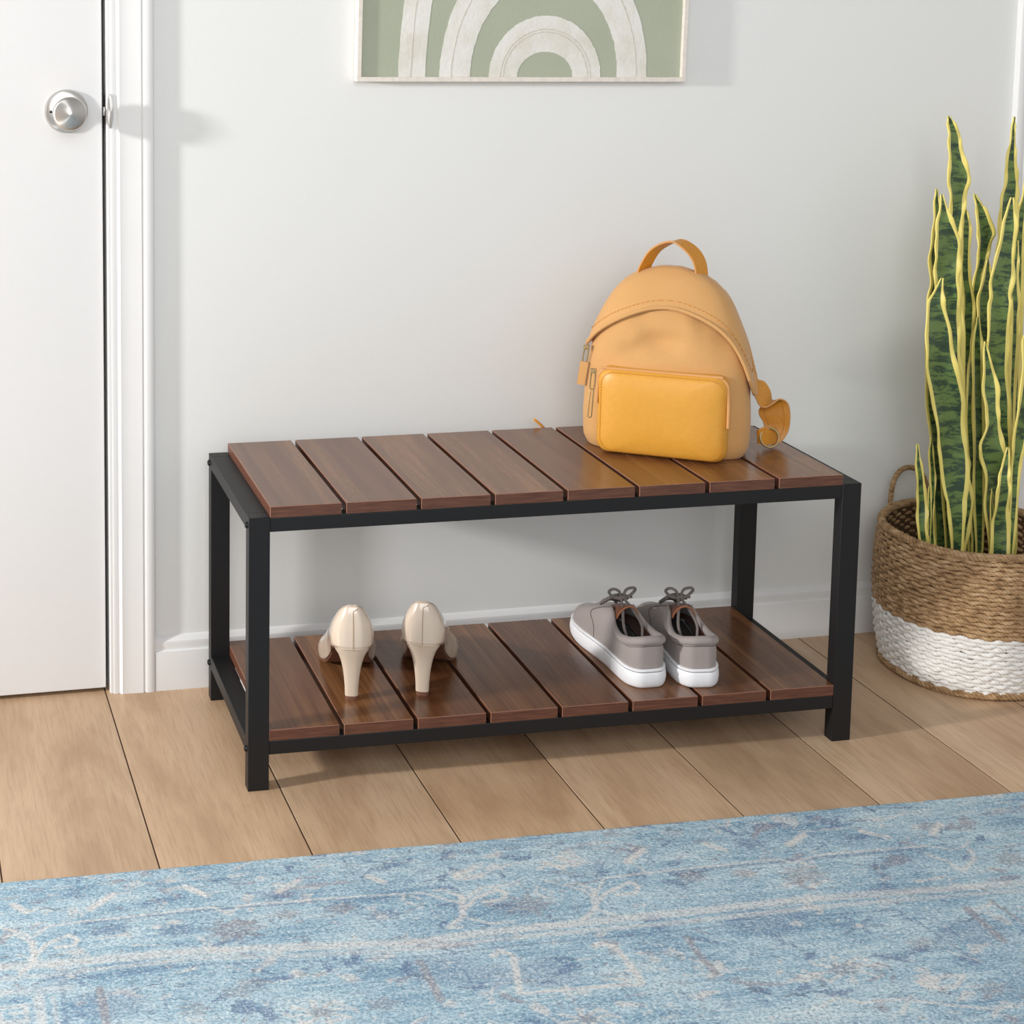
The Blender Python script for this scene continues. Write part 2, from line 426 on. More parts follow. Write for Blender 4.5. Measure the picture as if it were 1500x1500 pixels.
# white strips painted as light through the gap, bolts on the outer faces
for zt, y0, y1 in ((ZT, .09, .23), (ZL, .10, .20)):
    MB().box((s0 - .0012, y0, zt - .0002), (s0 + .004, y1, zt + .0009)).build('gap_light_strip', 'gap_light_white', bench)
def bolt(x, y, z, sgn):
    m = MB(); m.lathe([(0, 0), (.0046, 0), (.0046, .0018), (.0036, .0034), (.0015, .0040), (0, .0040)], 'x', 18)
    m.v = [(sgn * a, b, c) for a, b, c in m.v]
    m.build('bolt', 'bolt_metal', bench, loc=(x, y, z))
for z in (BH - .0125, .058):
    for y in (.010, BD - .010): bolt(0, y, z, -1); bolt(BW_, y, z, 1)
for x in (.10, .5, .81):
    m = MB(); m.lathe([(0, 0), (.004, 0), (.0038, .002), (.002, .003), (0, .0032)], 'z', 16); m.v = [(a, b, -c) for a, b, c in m.v]
    m.build('screw', 'bolt_metal', bench, loc=(x, .012, ZT - .020))
ZTOP = ZT + ST; ZLOW = ZL + ST

# ------------------------------------------------------------------ wall art
art = empty('framed_art', (.5128, YW, .9488)); art.rotation_euler = (0, math.radians(.72), 0)
tag(art, 'thin framed print of cream arches on sage green hanging above the bench', 'picture')
AW, AH, FT = .272, .56, .0072
fr = MB()
yF, yB = -.019, -.001
for a, b in (((-AW, yF, 0), (AW, yB, FT)), ((-AW, yF, AH - FT), (AW, yB, AH)), ((-AW, yF, FT), (-AW + FT, yB, AH - FT)), ((AW - FT, yF, FT), (AW, yB, AH - FT))): fr.box(a, b)
fr.build('frame', 'frame_wood', art, smooth=False, bevel=.0006, merge=False)
cv = MB().box((-AW + FT, -.012, FT), (AW - FT, -.004, AH - FT)).build('canvas', 'sage_paint', art, smooth=False)
S = .00113                                              # metres per photo pixel at the wall
def arch(cx, ao, bo, ai, bi, seed, name='painted_arch', mat='cream_paint', y=-.01215, wob=.0014):
    rnd = random.Random(seed); m = MB(); N = 140; K = 6; rows = []
    lim = AW - FT
    for k in range(K + 1):
        t = k / K; row = []
        for i in range(N + 1):
            a = PI * i / N
            e = 0
            if k in (0, K): e = wob * (noise.noise((i * .35, seed * 3.1, k)) + .5 * noise.noise((i * 1.3, seed * 2.1, k)))
            x = cx + math.cos(a) * (ai + (ao - ai) * t + e); z = FT + math.sin(a) * (bi + (bo - bi) * t + e)
            row.append((x, y - .0002 * math.sin(PI * t), min(z, AH - FT)))
        rows.append(row)
    m.grid(rows)
    keep = [f for f in m.f if all(abs(m.v[i][0]) < lim for i in f)]
    m.f = keep; m.mi = [0] * len(keep)
    o = m.build(name, mat, art, smooth=False, recalc=False); sd = o.modifiers.new('s', 'SOLIDIFY'); sd.thickness = .0007; sd.offset = 0
    return o
X = lambda u: (u - 763) * S
arch(X(795), 82*S, 85*S, 41*S, 35*S, 1)
arch(X(794), 152.5*S, 200*S, 108.5*S, 138*S, 2)
arch(X(830), 247*S, 470*S, 209*S, 400*S, 3)
for cx, a, b, sd in ((795, 62, 62, 5), (795, 66, 66, 8), (794, 136, 178, 6), (830, 230, 440, 7)):
    arch(X(cx), (a + .4)*S, (b + .4)*S, a*S, b*S, sd, 'brush_streak', 'paint_streak', -.0127, .0024)

# ------------------------------------------------------------------ rug
RO = Vector((-.35, -.1722, 0)); RA = math.atan2(-.208 + .1722, 1.041 + .35)
rux, ruy = Vector((math.cos(RA), math.sin(RA), 0)), Vector((math.sin(RA), -math.cos(RA), 0))   # along the edge, towards the room
rug = None
def build_rug():
    import array
    U0, U1, V1, ST_ = -.62, 1.95, .50, .0021
    nu, nv = int((U1 - U0) / ST_), int(V1 / ST_)
    cream = [0.0] * (nu * nv); navy = [0.0] * (nu * nv); tan = [0.0] * (nu * nv); rose = [0.0] * (nu * nv)
    def loc(u, v):                                        # photo point on the rug -> rug coordinates
        p = atz(u, v, .007) - RO; return (p.dot(rux), p.dot(ruy))
    def stroke(buf, P, w, val=1.0):
        for (a, b), (c, d) in zip(P, P[1:]):
            L2 = (c - a) ** 2 + (d - b) ** 2 + 1e-12
            i0 = max(0, int((min(a, c) - w * 1.6 - U0) / ST_)); i1 = min(nu - 1, int((max(a, c) + w * 1.6 - U0) / ST_) + 1)
            j0 = max(0, int((min(b, d) - w * 1.6) / ST_)); j1 = min(nv - 1, int((max(b, d) + w * 1.6) / ST_) + 1)
            for j in range(j0, j1 + 1):
                y = j * ST_
                for i in range(i0, i1 + 1):
                    x = U0 + i * ST_
                    t = max(0, min(1, ((x - a) * (c - a) + (y - b) * (d - b)) / L2))
                    dd = math.hypot(x - a - t * (c - a), y - b - t * (d - b))
                    q = max(0.0, min(1.0, (w * 1.25 - dd) / (w * .6))) * val
                    k = j * nu + i
                    if q > buf[k]: buf[k] = q
    def ps(buf, pts, w, val=1.0): stroke(buf, [loc(*p) for p in pts], w, val)
    def blob(buf, u, v, ru, rv, val, petals=0):
        cu, cv_ = loc(u, v)
        for j in range(max(0, int((cv_ - rv * 1.3) / ST_)), min(nv, int((cv_ + rv * 1.3) / ST_))):
            for i in range(max(0, int((cu - ru * 1.3 - U0) / ST_)), min(nu, int((cu + ru * 1.3 - U0) / ST_))):
                dx, dy = (U0 + i * ST_ - cu) / ru, (j * ST_ - cv_) / rv
                r = math.hypot(dx, dy); a = math.atan2(dy, dx)
                if petals: r /= .8 + .2 * math.cos(petals * a)
                q = max(0.0, min(1.0, (1 - r) * 3)) * val; k = j * nu + i
                if q > buf[k]: buf[k] = q
    # motifs measured on the photographed rug
    for p in ([(20,1325),(38,1335)],[(132,1331),(165,1310)],[(270,1298),(302,1311)],[(408,1305),(436,1290)],[(540,1283),(563,1292)],[(668,1282),(695,1270)],[(798,1264),(826,1271)],[(918,1262),(942,1245)],[(1035,1236),(1060,1244)],[(1155,1237),(1178,1222)],[(1262,1217),(1300,1226)],[(1366,1221),(1376,1206)]):
        ps(cream, p, .0052)
    vine = [(-40,1364),(0,1358),(40,1369),(48,1390)]
    ps(cream, vine, .0024, .9)
    ps(cream, [(48,1372),(70,1356),(125,1349),(310,1328),(335,1337),(352,1326),(470,1316),(620,1307),(655,1318),(675,1322)], .0022, .9)
    ps(cream, [(675,1322),(705,1300),(760,1294)], .0024, .9)
    ps(cream, [(800,1290),(855,1303),(870,1315),(885,1286),(1000,1272),(1140,1258),(1160,1263),(1200,1252),(1360,1238),(1395,1245),(1412,1240),(1420,1232)], .0022, .9)
    for cx, cy in ((48, 1395), (676, 1328), (870, 1318)):
        ps(cream, [(cx, cy - 16), (cx + 2, cy + 14), (cx - 18, cy + 30)], .0042)
        ps(cream, [(cx + 2, cy + 6), (cx + 20, cy - 12), (cx + 52, cy - 26), (cx + 66, cy - 20), (cx + 60, cy - 10), (cx + 34, cy - 8)], .0032)
        ps(cream, [(cx + 2, cy + 14), (cx + 40, cy + 24), (cx + 78, cy + 22)], .0028, .8)
        ps(cream, [(cx, cy - 14), (cx - 26, cy - 26), (cx - 40, cy - 24)], .0026, .8)
        ps(cream, [(cx - 60, cy - 12), (cx - 84, cy - 20), (cx - 86, cy - 10), (cx - 60, cy)], .0026, .7)
    for cx, cy in ((1400, 1262),):
        ps(cream, [(cx - 40, cy - 10), (cx - 10, cy), (cx + 10, cy + 14), (cx + 28, cy - 6), (cx + 20, cy - 20)], .0032, .8)
    for u, v, a, b in ((343,1362,.045,.03),(420,1339,.025,.013),(500,1329,.026,.014),(775,1325,.04,.03),(1090,1279,.024,.015),(1012,1283,.024,.016),(1178,1280,.042,.028),(1315,1257,.022,.014),(1480,1258,.03,.022)):
        blob(tan, u, v, a, b, .75, 9)
    for u, v in ((335,1337),(258,1350),(230,1357),(560,1343),(408,1275+20)): blob(cream, u, v, .009, .006, .8)
    for u, v in ((500,1329),(560,1340),(1012,1283),(1315,1257),(165,1360),(410,1310),(1100,1235),(260,1362)): blob(navy, u, v, .032, .017, .7, 7)
    # long double guard stripes
    ps(cream, [(-60,1420),(60,1412),(300,1392),(600,1380),(760,1360),(1000,1336),(1200,1315),(1440,1297),(1540,1290)], .0075, .75)
    ps(cream, [(-60,1440),(60,1428),(300,1402),(430,1400),(600,1390),(760,1372),(1000,1350),(1200,1328),(1440,1308),(1540,1301)], .0045, .6)
    ps(navy, [(60,1436),(300,1412),(600,1402),(760,1384),(1000,1362),(1180,1344)], .0018, .6)
    ps(navy, [(120,1352),(310,1332),(480,1319),(620,1311)], .0022, .7); ps(navy, [(985,1277),(1140,1262),(1350,1242)], .003, .7)
    ps(cream, [(-40,1458),(100,1446)], .008, .45)
    # lower field: boxes, blossoms and branches
    ps(cream, [(722,1400),(733,1392),(752,1400),(762,1454)], .0042); ps(cream, [(760,1455),(852,1447),(942,1440)], .0030)
    ps(cream, [(870,1386),(880,1381),(900,1386),(922,1412),(940,1438)], .0046)
    ps(tan, [(615,1408),(645,1463)], .0055, 1); ps(tan, [(1006,1372),(1022,1395),(1048,1425)], .0048, 1); ps(tan, [(1416,1330),(1470,1378)], .0052, 1)
    ps(tan, [(146,1448),(156,1498)], .0052, 1); ps(tan, [(1450,1318),(1500,1352)], .003, .8)
    ps(navy, [(1168,1343),(1316,1332),(1338,1350)], .0016, .8); ps(navy, [(1338,1345),(1424,1404)], .0016, .8); ps(cream, [(1395,1395),(1440,1408)], .002, .6)
    ps(navy, [(235,1428),(248,1500)], .0018, .5); ps(navy, [(90,1438),(98,1500)], .0025, .6); ps(cream, [(56,1460),(62,1500)], .006, .7); ps(cream, [(78,1460),(84,1500)], .003, .6)
    ps(cream, [(0,1484),(4,1500)], .003, .8); ps(cream, [(2,1476),(36,1472),(40,1494),(8,1497)], .0036, .8); ps(cream, [(16,1484),(28,1483)], .003, .8)
    for cx, cy, k in ((1236, 1419, 1.0), (470, 1482, .9), (860, 1492, .8)):
        for a in range(8):
            t = a * PI / 4 + .3
            ps(cream, [(cx + 22*k*math.cos(t), cy + 9*k*math.sin(t)), (cx + 52*k*math.cos(t+.12), cy + 20*k*math.sin(t+.12)), (cx + 60*k*math.cos(t+.35), cy + 16*k*math.sin(t+.35))], .0026, .85)
        blob(tan, cx, cy, .022*k, .016*k, .9, 6)
    ps(cream, [(1342,1437),(1370,1430),(1412,1428),(1400,1444),(1360,1446),(1342,1437)], .003, .9)
    ps(cream, [(1205,1474),(1225,1460),(1260,1468),(1320,1463),(1400,1472),(1460,1478),(1500,1470)], .0026, .8); ps(cream, [(1320,1484),(1335,1458)], .0026, .8); ps(cream, [(1455,1490),(1470,1466),(1490,1474)], .0026, .8)
    for u, v in ((1258,1355),(105,1430)):
        for a in range(6):
            t = a * PI / 3; ps(navy, [(u, v), (u + 36*math.cos(t), v + 13*math.sin(t))], .0032, .75)
        blob(cream, u, v, .006, .005, .8)
    for u, v in ((350,1452),(370,1440),(1352,1382),(1452,1446),(560,1470),(285,1478)): blob(tan, u, v, .026, .016, .6, 5)
    for u, v, a in ((1425,1365,.05),(640,1420,.05),(720,1430,.045),(160,1470,.05),(800,1425,.05),(1120,1350,.06)): blob(navy, u, v, a, a * .6, .45)
    for u, v in ((434,1425),(1168,1352),(660,1470),(1350,1420),(855,1453)): blob(cream, u, v, .012, .008, .8, 4)
    rnd = random.Random(3)
    for k in range(170):                                  # worn dashes of the outer guard band
        x, y = rnd.uniform(U0, U1), rnd.uniform(.02, .055)
        b = rnd.choice((cream, tan, navy)); stroke(b, [(x, y), (x + rnd.uniform(.008, .03), y + rnd.uniform(-.002, .002))], rnd.uniform(.002, .004), rnd.uniform(.3, .7))
    for k in range(260):
        x, y = rnd.uniform(U0, U1), rnd.uniform(.19, .5)
        b = rnd.choice((cream, navy, navy, tan)); stroke(b, [(x, y), (x + rnd.uniform(-.012, .02), y + rnd.uniform(-.008, .008))], rnd.uniform(.002, .004), rnd.uniform(.25, .6))
    H = .0065
    verts = []
    for j in range(nv):
        for i in range(nu):
            x, y = U0 + i * ST_, j * ST_
            ew = .0016 * noise.noise((x * 9, 1.7, 0)) + .0009 * noise.noise((x * 55, 3.1, 0))
            z = H + .0007 * noise.noise((x * 180, y * 260, 0)) + .0004 * noise.noise((x * 30, y * 60, 2))
            if j == 0: z = H * .45
            elif j == 1: z = H * .86
            p = RO + rux * x + ruy * (y - ew * (1 - min(1, y / .06)))
            verts.append((p.x, p.y, z))
    faces = [(j*nu + i, (j+1)*nu + i, (j+1)*nu + i + 1, j*nu + i + 1) for j in range(nv - 1) for i in range(nu - 1)]
    n0 = len(verts)
    # hem down to the floor, far part of the rug towards the room, underside
    for i in range(nu): verts.append((verts[i][0], verts[i][1], .0008))
    faces += [(i, i + 1, n0 + i + 1, n0 + i) for i in range(nu - 1)]
    n1 = len(verts); last = (nv - 1) * nu
    far = []
    for i in (0, nu - 1):
        p = RO + rux * (U0 + i * ST_) + ruy * 1.5; far.append(len(verts)); verts.append((p.x, p.y, H))
    faces.append(tuple([far[0], far[1]] + [last + i for i in range(nu - 1, -1, -1)]))
    me = bpy.data.meshes.new('rug'); me.from_pydata(verts, [], faces)
    for nm, buf in (('cream', cream), ('navy', navy), ('tan', tan)):
        at_ = me.attributes.new(nm, 'FLOAT', 'POINT'); at_.data.foreach_set('value', array.array('f', buf + [0.0] * (len(verts) - nu * nv)))
    me.shade_smooth()
    o = bpy.data.objects.new('area_rug', me); C.objects.link(o); me.materials.append(M['rug_pile'])
    tag(o, 'faded light blue patterned rug on the wooden floor in front of the bench', 'rug')
    return o
def rug_mat():
    t = NT('rug_pile'); t.set(Roughness=.95)
    rot = t.n('ShaderNodeTexCoord'); m0 = t.n('ShaderNodeMapping'); m0.inputs['Rotation'].default_value = (0, 0, -RA); t.l(rot.outputs['Object'], m0.inputs[0])
    def mp(sc, lc=(0, 0, 0)):
        m = t.n('ShaderNodeMapping'); m.inputs['Scale'].default_value = sc; m.inputs['Location'].default_value = lc; t.l(m0.outputs[0], m.inputs[0]); return m.outputs[0]
    streak = t.noise(mp((.10, 1, 1)), 85, 5, .7)
    patch = t.noise(mp((.55, 1, 1)), 11, 6, .68)
    grain = t.noise(mp((.75, 1, 1)), 330, 3, .8)
    grain2 = t.noise(mp((.35, 1, 1)), 170, 4, .75)
    fac = t.math('ADD', t.math('MULTIPLY', streak, .36), t.math('ADD', t.math('MULTIPLY', patch, .42), t.math('MULTIPLY', grain2, .22)))
    col = t.ramp(fac, [(.37, srgb(98, 136, 164)), (.45, srgb(132, 167, 188)), (.52, srgb(164, 192, 205)), (.60, srgb(192, 209, 215)), (.68, srgb(212, 218, 219))])
    wear = t.ramp(t.math('ADD', t.math('MULTIPLY', grain2, .5), t.math('ADD', t.math('MULTIPLY', streak, .3), t.math('MULTIPLY', grain, .2))), [(.36, BW(0)), (.49, BW(1))])
    # half erased old motifs all over: small blotches of cream, violet grey and dark blue
    for sc, lc, lo, colr, k in ((34, (3, 1, 0), .60, srgb(212, 206, 200), .7), (30, (7, 5, 0), .60, srgb(82, 108, 146), .75), (26, (1, 9, 0), .62, srgb(148, 142, 150), .7), (70, (4, 2, 0), .63, srgb(96, 100, 116), .6)):
        bl_ = t.noise(mp((.6, 1, 1), lc), sc, 3, .6, .8)
        col = t.mix(t.math('MULTIPLY', t.math('MULTIPLY', t.ramp(bl_, [(lo, BW(0)), (lo + .05, BW(1))]), wear), k), col, colr)
    def layer(c, attr, color, k):
        a = t.n('ShaderNodeAttribute', attribute_name=attr)
        return t.mix(t.math('MULTIPLY', t.math('MULTIPLY', a.outputs['Fac'], wear), k), c, color)
    col = layer(col, 'navy', srgb(80, 104, 142), .8)
    col = layer(col, 'tan', srgb(148, 142, 146), .8)
    col = layer(col, 'cream', srgb(216, 211, 205), .85)
    col = t.mix(t.math('MULTIPLY', t.ramp(grain, [(.50, BW(0)), (.62, BW(1))]), .6), col, srgb(76, 104, 130))
    col = t.mix(t.math('MULTIPLY', t.ramp(grain, [(.36, BW(1)), (.47, BW(0))]), .6), col, srgb(220, 226, 226))
    col = t.mix(.06, col, srgb(190, 198, 202))
    t.base(col); t.bump(t.math('ADD', grain, grain2), .6, .002); M['rug_pile'] = t.m
rug_mat()
build_rug()

# ------------------------------------------------------------------ shoes
def half_to_ring(tab, n):
    half = cr(tab, n)                                     # heel centre -> toe centre on the +x side
    return half + [Vector((-p.x, p.y, p.z)) for p in half[-2:0:-1]]
def loft_upper(bot, top, n, rows, k=.75, out=1.05):
    B, T = half_to_ring(bot, n), half_to_ring(top, n); G = []
    for h in range(rows + 1):
        s = h / rows; row = []
        for b, tp in zip(B, T):
            c = Vector((b.x * out, b.y + (b.y - tp.y) * .04, b.z + (tp.z - b.z) * k))
            row.append(b * (1 - s) ** 2 + c * 2 * s * (1 - s) + tp * s * s)
        G.append(row)
    return G

def make_pump():
    r = empty('high_heel_shoe', (0, 0, 0))
    bot = [(0, .000, .0815), (.015, .0025, .0815), (.0265, .016, .0800), (.0275, .045, .0680), (.0265, .080, .0440), (.0325, .115, .0180), (.0390, .145, .0070), (.0375, .175, .0045), (.0270, .200, .0055), (.0110, .213, .0080), (0, .215, .0085)]
    top = [(0, .012, .1420), (.0080, .013, .1405), (.0170, .026, .1290), (.0265, .052, .1020), (.0285, .082, .0815), (.0305, .110, .0630), (.0285, .132, .0520), (.0190, .148, .0470), (.0050, .156, .0460), (0, .178, .0370), (0, .2135, .0120)]
    G = loft_upper(bot, top, 44, 14, .55, 1.22)
    m = MB(); m.grid(G, close_u=True)
    up = m.build('upper', ['patent_leather', 'nude_lining'], r, angle=0)
    sd = up.modifiers.new('s', 'SOLIDIFY'); sd.thickness = .0018; sd.offset = 1; sd.material_offset = 1
    B = G[0]; n = len(B); h = n // 2
    # sole underneath, insole above
    def plate(dz, th, sc, st=0):
        g = []
        for i in range(st, h + 1):
            a, b = B[i], B[(n - i) % n]
            g.append([Vector((a.x + (b.x - a.x) * q / 6, a.y, a.z + dz - .004 * math.sin(PI * q / 6) * 0)) for q in range(7)])
        g = [[Vector((p.x * sc, p.y, p.z)) for p in row] for row in g]
        mm = MB(); mm.grid(g); mm.grid([[p - Vector((0, 0, th)) for p in row] for row in g])
        ring = [row[0] for row in g] + [row[-1] for row in g[::-1]]
        mm.grid([ring, [p - Vector((0, 0, th)) for p in ring]], close_u=True); return mm
    plate(-.0003, .0036, .99, 11).build('outsole', 'taupe_sole', r, angle=35)
    plate(.0030, .0020, .97).build('insole', 'nude_lining', r, angle=35)
    # heel
    sec = [(.0806, .0268, .0000, .050), (.0785, .0258, .0008, .049), (.0745, .0240, .002, .046), (.068, .0196, .0045, .040), (.058, .0158, .0075, .0345), (.046, .0130, .0100, .0305), (.032, .0110, .0118, .0280), (.018, .0098, .0126, .0268), (.0062, .0095, .0130, .0265)]
    def ring(z, w, y0, y1, N=36):
        yc, hy = (y0 + y1) / 2, (y1 - y0) / 2; out = []
        for i in range(N):
            a = 2 * PI * i / N; c, s_ = math.cos(a), math.sin(a); e = 2 / 2.6
            out.append((w * math.copysign(abs(c) ** e, c), yc + hy * math.copysign(abs(s_) ** e, s_), z))
        return out
    m = MB(); rows = [ring(*s_) for s_ in sec]; m.grid(rows, close_u=True); m.cap(rows[0]); m.cap(rows[-1], True)
    m.build('heel', 'heel_lacquer', r, angle=50)
    a, b = ring(.0062, .0093, .0132, .0263), ring(.0, .0090, .0134, .0261)
    m = MB(); m.grid([a, b], close_u=True); m.cap(a); m.cap(b, True); m.build('heel_tip', 'taupe_sole', r, angle=50)
    # back seam and counter line
    m = MB(); m.tube([Vector((.0004, row[0].y - .0019, row[0].z)) for row in G[:13]], .0006, 6)
    m.tube([Vector((.0004, G[12][0].y - .0017, G[12][0].z)), Vector((.004, G[12][1].y - .002, G[12][0].z + .002)), Vector((.008, G[13][2].y - .0018, G[13][2].z))], .0005, 6)
    m.build('back_seam', 'shoe_seam', r)
    m = MB(); m.tube([p + Vector((0, -.0012 if p.y < .01 else 0, .0004)) for p in (G[0][-9:] + G[0][:10])], .0011, 6); m.build('seat_piping', 'patent_leather', r)
    m = MB(); m.tube(G[-1][:34] + G[-1][-34:], .0009, 6, closed=False) ; m.build('topline_binding', 'patent_leather', r)
    return r

def copy_tree(o, parent=None):
    c = o.copy(); C.objects.link(c)
    if parent: c.parent = parent
    for ch in list(o.children): copy_tree(ch, c)
    return c

pump = make_pump()
ph = [atz(515, 1026, ZLOW), atz(618, 1019.5, ZLOW)]
def put_pump(o, foot, ang, label):
    o.rotation_euler = (0, 0, -ang); d = Vector((math.sin(ang), math.cos(ang), 0))
    o.location = Vector((foot.x, foot.y, ZLOW + .0003)) - d * .0145
    tag(o, label, 'shoe', 'pair of nude pumps')
p2 = copy_tree(pump)
put_pump(pump, ph[0], math.radians(13), 'nude patent high heel pump on the lower shelf, nearer the left legs')
put_pump(p2, ph[1], math.radians(23), 'nude patent high heel pump on the lower shelf, nearer the grey sneakers')

def make_sneaker(mir):
    r = empty('canvas_sneaker', (0, 0, 0))
    zs = .0285
    bot = [(0, .006, zs), (.019, .0085, zs), (.0315, .026, zs), (.0345, .065, zs), (.0355, .105, zs), (.0405, .150, zs), (.0455, .190, zs - .001), (.0440, .225, zs - .001), (.0310, .252, zs), (.0130, .264, zs + .001), (0, .266, zs + .001)]
    top = [(0, .0080, .0840), (.0165, .0110, .0825), (.0290, .0300, .0760), (.0315, .060, .0720), (.0275, .092, .0790), (.0200, .116, .0960), (.0150, .140, .0905), (.0125, .162, .0800), (.0025, .180, .0720), (0, .215, .0610), (0, .2600, .0370)]
    G = loft_upper(bot, top, 56, 16, .80, 1.06)
    def fx(p): return Vector((p.x * mir, p.y, p.z))
    G = [[fx(p) for p in row] for row in G]
    m = MB(); m.grid(G, close_u=True)
    up = m.build('upper', ['grey_canvas', 'brown_lining'], r, angle=0)
    sd = up.modifiers.new('s', 'SOLIDIFY'); sd.thickness = .0022; sd.offset = -1; sd.material_offset = 1
    # rubber sole with a dark stripe under its top edge
    out = [(0, .000, 0), (.0215, .003, 0), (.0365, .024, 0), (.0395, .065, 0), (.0400, .105, 0), (.0450, .150, 0), (.0500, .190, 0), (.0480, .228, 0), (.0350, .258, 0), (.0150, .2715, 0), (0, .2735, 0)]
    O = [fx(p) for p in half_to_ring(out, 48)]; cx = Vector((0, .135, 0))
    def lift(y): return .010 * max(0, (y - .19) / .083) ** 2
    def rg(z, s): return [Vector((cx.x + (p.x - cx.x) * (1 + s / .045), cx.y + (p.y - cx.y) * (1 + s / .135), z * (1 - .35 * lift(p.y) / .010) + lift(p.y))) for p in O]
    lv = [(0, -.004), (.0015, -.0022), (.006, -.0006), (.014, .0004), (.022, -.0003), (.0262, -.0016), (.0266, -.0020), (.0278, -.0020), (.0282, -.0012), (.0308, -.0012), (.0318, -.0024), (.0318, -.0055)]
    rows = [rg(*q) for q in lv]; m = MB()
    for i, (a, b) in enumerate(zip(rows, rows[1:])): m.grid([a, b], close_u=True, mi=1 if i == 6 else 0)
    m.cap(rows[0], True); m.cap(rg(.018, -.006), False)
    m.grid([rg(.0318, -.0055), rg(.018, -.006)], close_u=True)
    m.build('sole', ['white_rubber', 'dark_rubber'], r, angle=50)
    # insole
    ins = rg(.030, -.010); m = MB(); m.cap(ins); m.build('insole', 'dark_lining', r)
    # padded collar around the opening
    T = G[-1]; n = len(T); k = 27
    col = [T[i % n] for i in range(-k, k + 1)]
    rad = [.0028 + .0046 * min(1, (1 - abs(i) / k) * 2.0) for i in range(-k, k + 1)]
    m = MB(); m.tube([p + Vector((0, 0, -.0035)) for p in col], rad, 12); m.build('padded_collar', 'grey_canvas', r, angle=0)
    # tongue: grey outside, tan lining inside
    tg = []
    for i in range(13):
        s = i / 12; y = .186 - .094 * s; z = .066 + .040 * s + .004 * math.sin(PI * s); w = .014 + .005 * s
        tg.append([Vector((w * math.sin(a), y + .008 * (1 - math.cos(a)) * s, z - (.010 + .016 * s) * (1 - math.cos(a)))) for a in [(-1 + 2 * j / 10) * 1.5 for j in range(11)]])
    m = MB(); m.grid(tg); to = m.build('tongue', ['grey_canvas', 'brown_lining', 'tongue_edge'], r, recalc=False, angle=0)
    sd = to.modifiers.new('s', 'SOLIDIFY'); sd.thickness = .0032; sd.offset = 0; sd.material_offset = 1; sd.material_offset_rim = 2
    # seams
    def surf(i, h):
        i = i % n; return G[max(0, min(16, h))][i]
    m = MB()
    for sgn in (1, -1):
        pts = [surf(sgn * i, h) + Vector((sgn * mir * .0004, 0, .0006)) for i, h in ((27, 0), (27, 3), (28, 5), (30, 7), (31, 9), (30, 11), (29, 13), (28, 15))]
        m.tube(cr(pts, 30), .0006, 6); m.build('seam', 'grey_thread', r); m = MB()
    ln = [surf(i, 10) + Vector((0, -.0006, 0)) for i in range(-12, 13)]; m.tube(ln, .0005, 6)
    m.build('seam', 'grey_thread', r)
    hp = MB(); hp.tube([surf(0, h) + Vector((.0005, -.0052 if h > 13 else -.0015, 0)) for h in range(11, 17)], .0006, 6); hp.build('heel_seam', 'grey_thread', r)
    # laces: four bars, a bow of two loops and two hanging ends
    m = MB()
    for q in range(4):
        y = .176 - .0125 * q; z = .0830 + .0072 * q; w = .0150 + .0012 * q
        m.tube(cr([(-w, y + .001, z - .0035), (-w * .6, y - .0015, z + .003), (0, y - .003, z + .0055), (w * .6, y - .001, z + .003), (w, y + .002, z - .0035)], 14), .0031, 8)
        m.tube(cr([(-w, y + .001, z - .0035), (-w * 1.02, y - .006, z + .0025), (0, y - .009, z + .0075), (w * 1.02, y - .008, z + .003), (w, y - .011, z + .0035)], 14), .0024, 8)
    kx, ky, kz = 0, .124, .1095
    m.tube(cr([(-.006, ky, kz - .001), (0, ky - .005, kz + .003), (.006, ky, kz - .001), (0, ky + .005, kz - .002)], 16, True), .0030, 8, closed=True)
    for sg, tw in ((1, .004), (-1, -.003)):
        m.tube(cr([(sg * .002, ky, kz), (sg * .008, ky - .004 + tw, kz + .014), (sg * .018, ky - .006, kz + .019), (sg * .024, ky + .000, kz + .012), (sg * .014, ky + .002, kz + .001), (sg * .003, ky - .001, kz)], 24), .0025, 8)
        m.tube(cr([(sg * .002, ky - .002, kz), (sg * .008, ky - .022, kz - .010), (sg * .016, ky - .045, kz - .030), (sg * .014, ky - .055, kz - .048)], 16), .0024, 8)
    m.build('lace', 'lace_fabric', r)
    return r
ANG = [math.radians(-8), math.radians(1)]
sl = make_sneaker(1); sr = make_sneaker(-1)
def put_shoe(o, heel, ang, label):
    o.rotation_euler = (0, 0, ang); o.location = (heel.x, heel.y, ZLOW + .0003); o.scale = (.87, .87, .87)
    tag(o, label, 'shoe', 'pair of grey sneakers')
put_shoe(sl, atz(954, 1009, ZLOW), math.radians(-1), 'grey canvas lace-up sneaker with a white sole, the left one beside open slats')
put_shoe(sr, atz(1028.5, 1009, ZLOW), math.radians(-8), 'grey canvas lace-up sneaker with a white sole, the right one nearer the right legs')

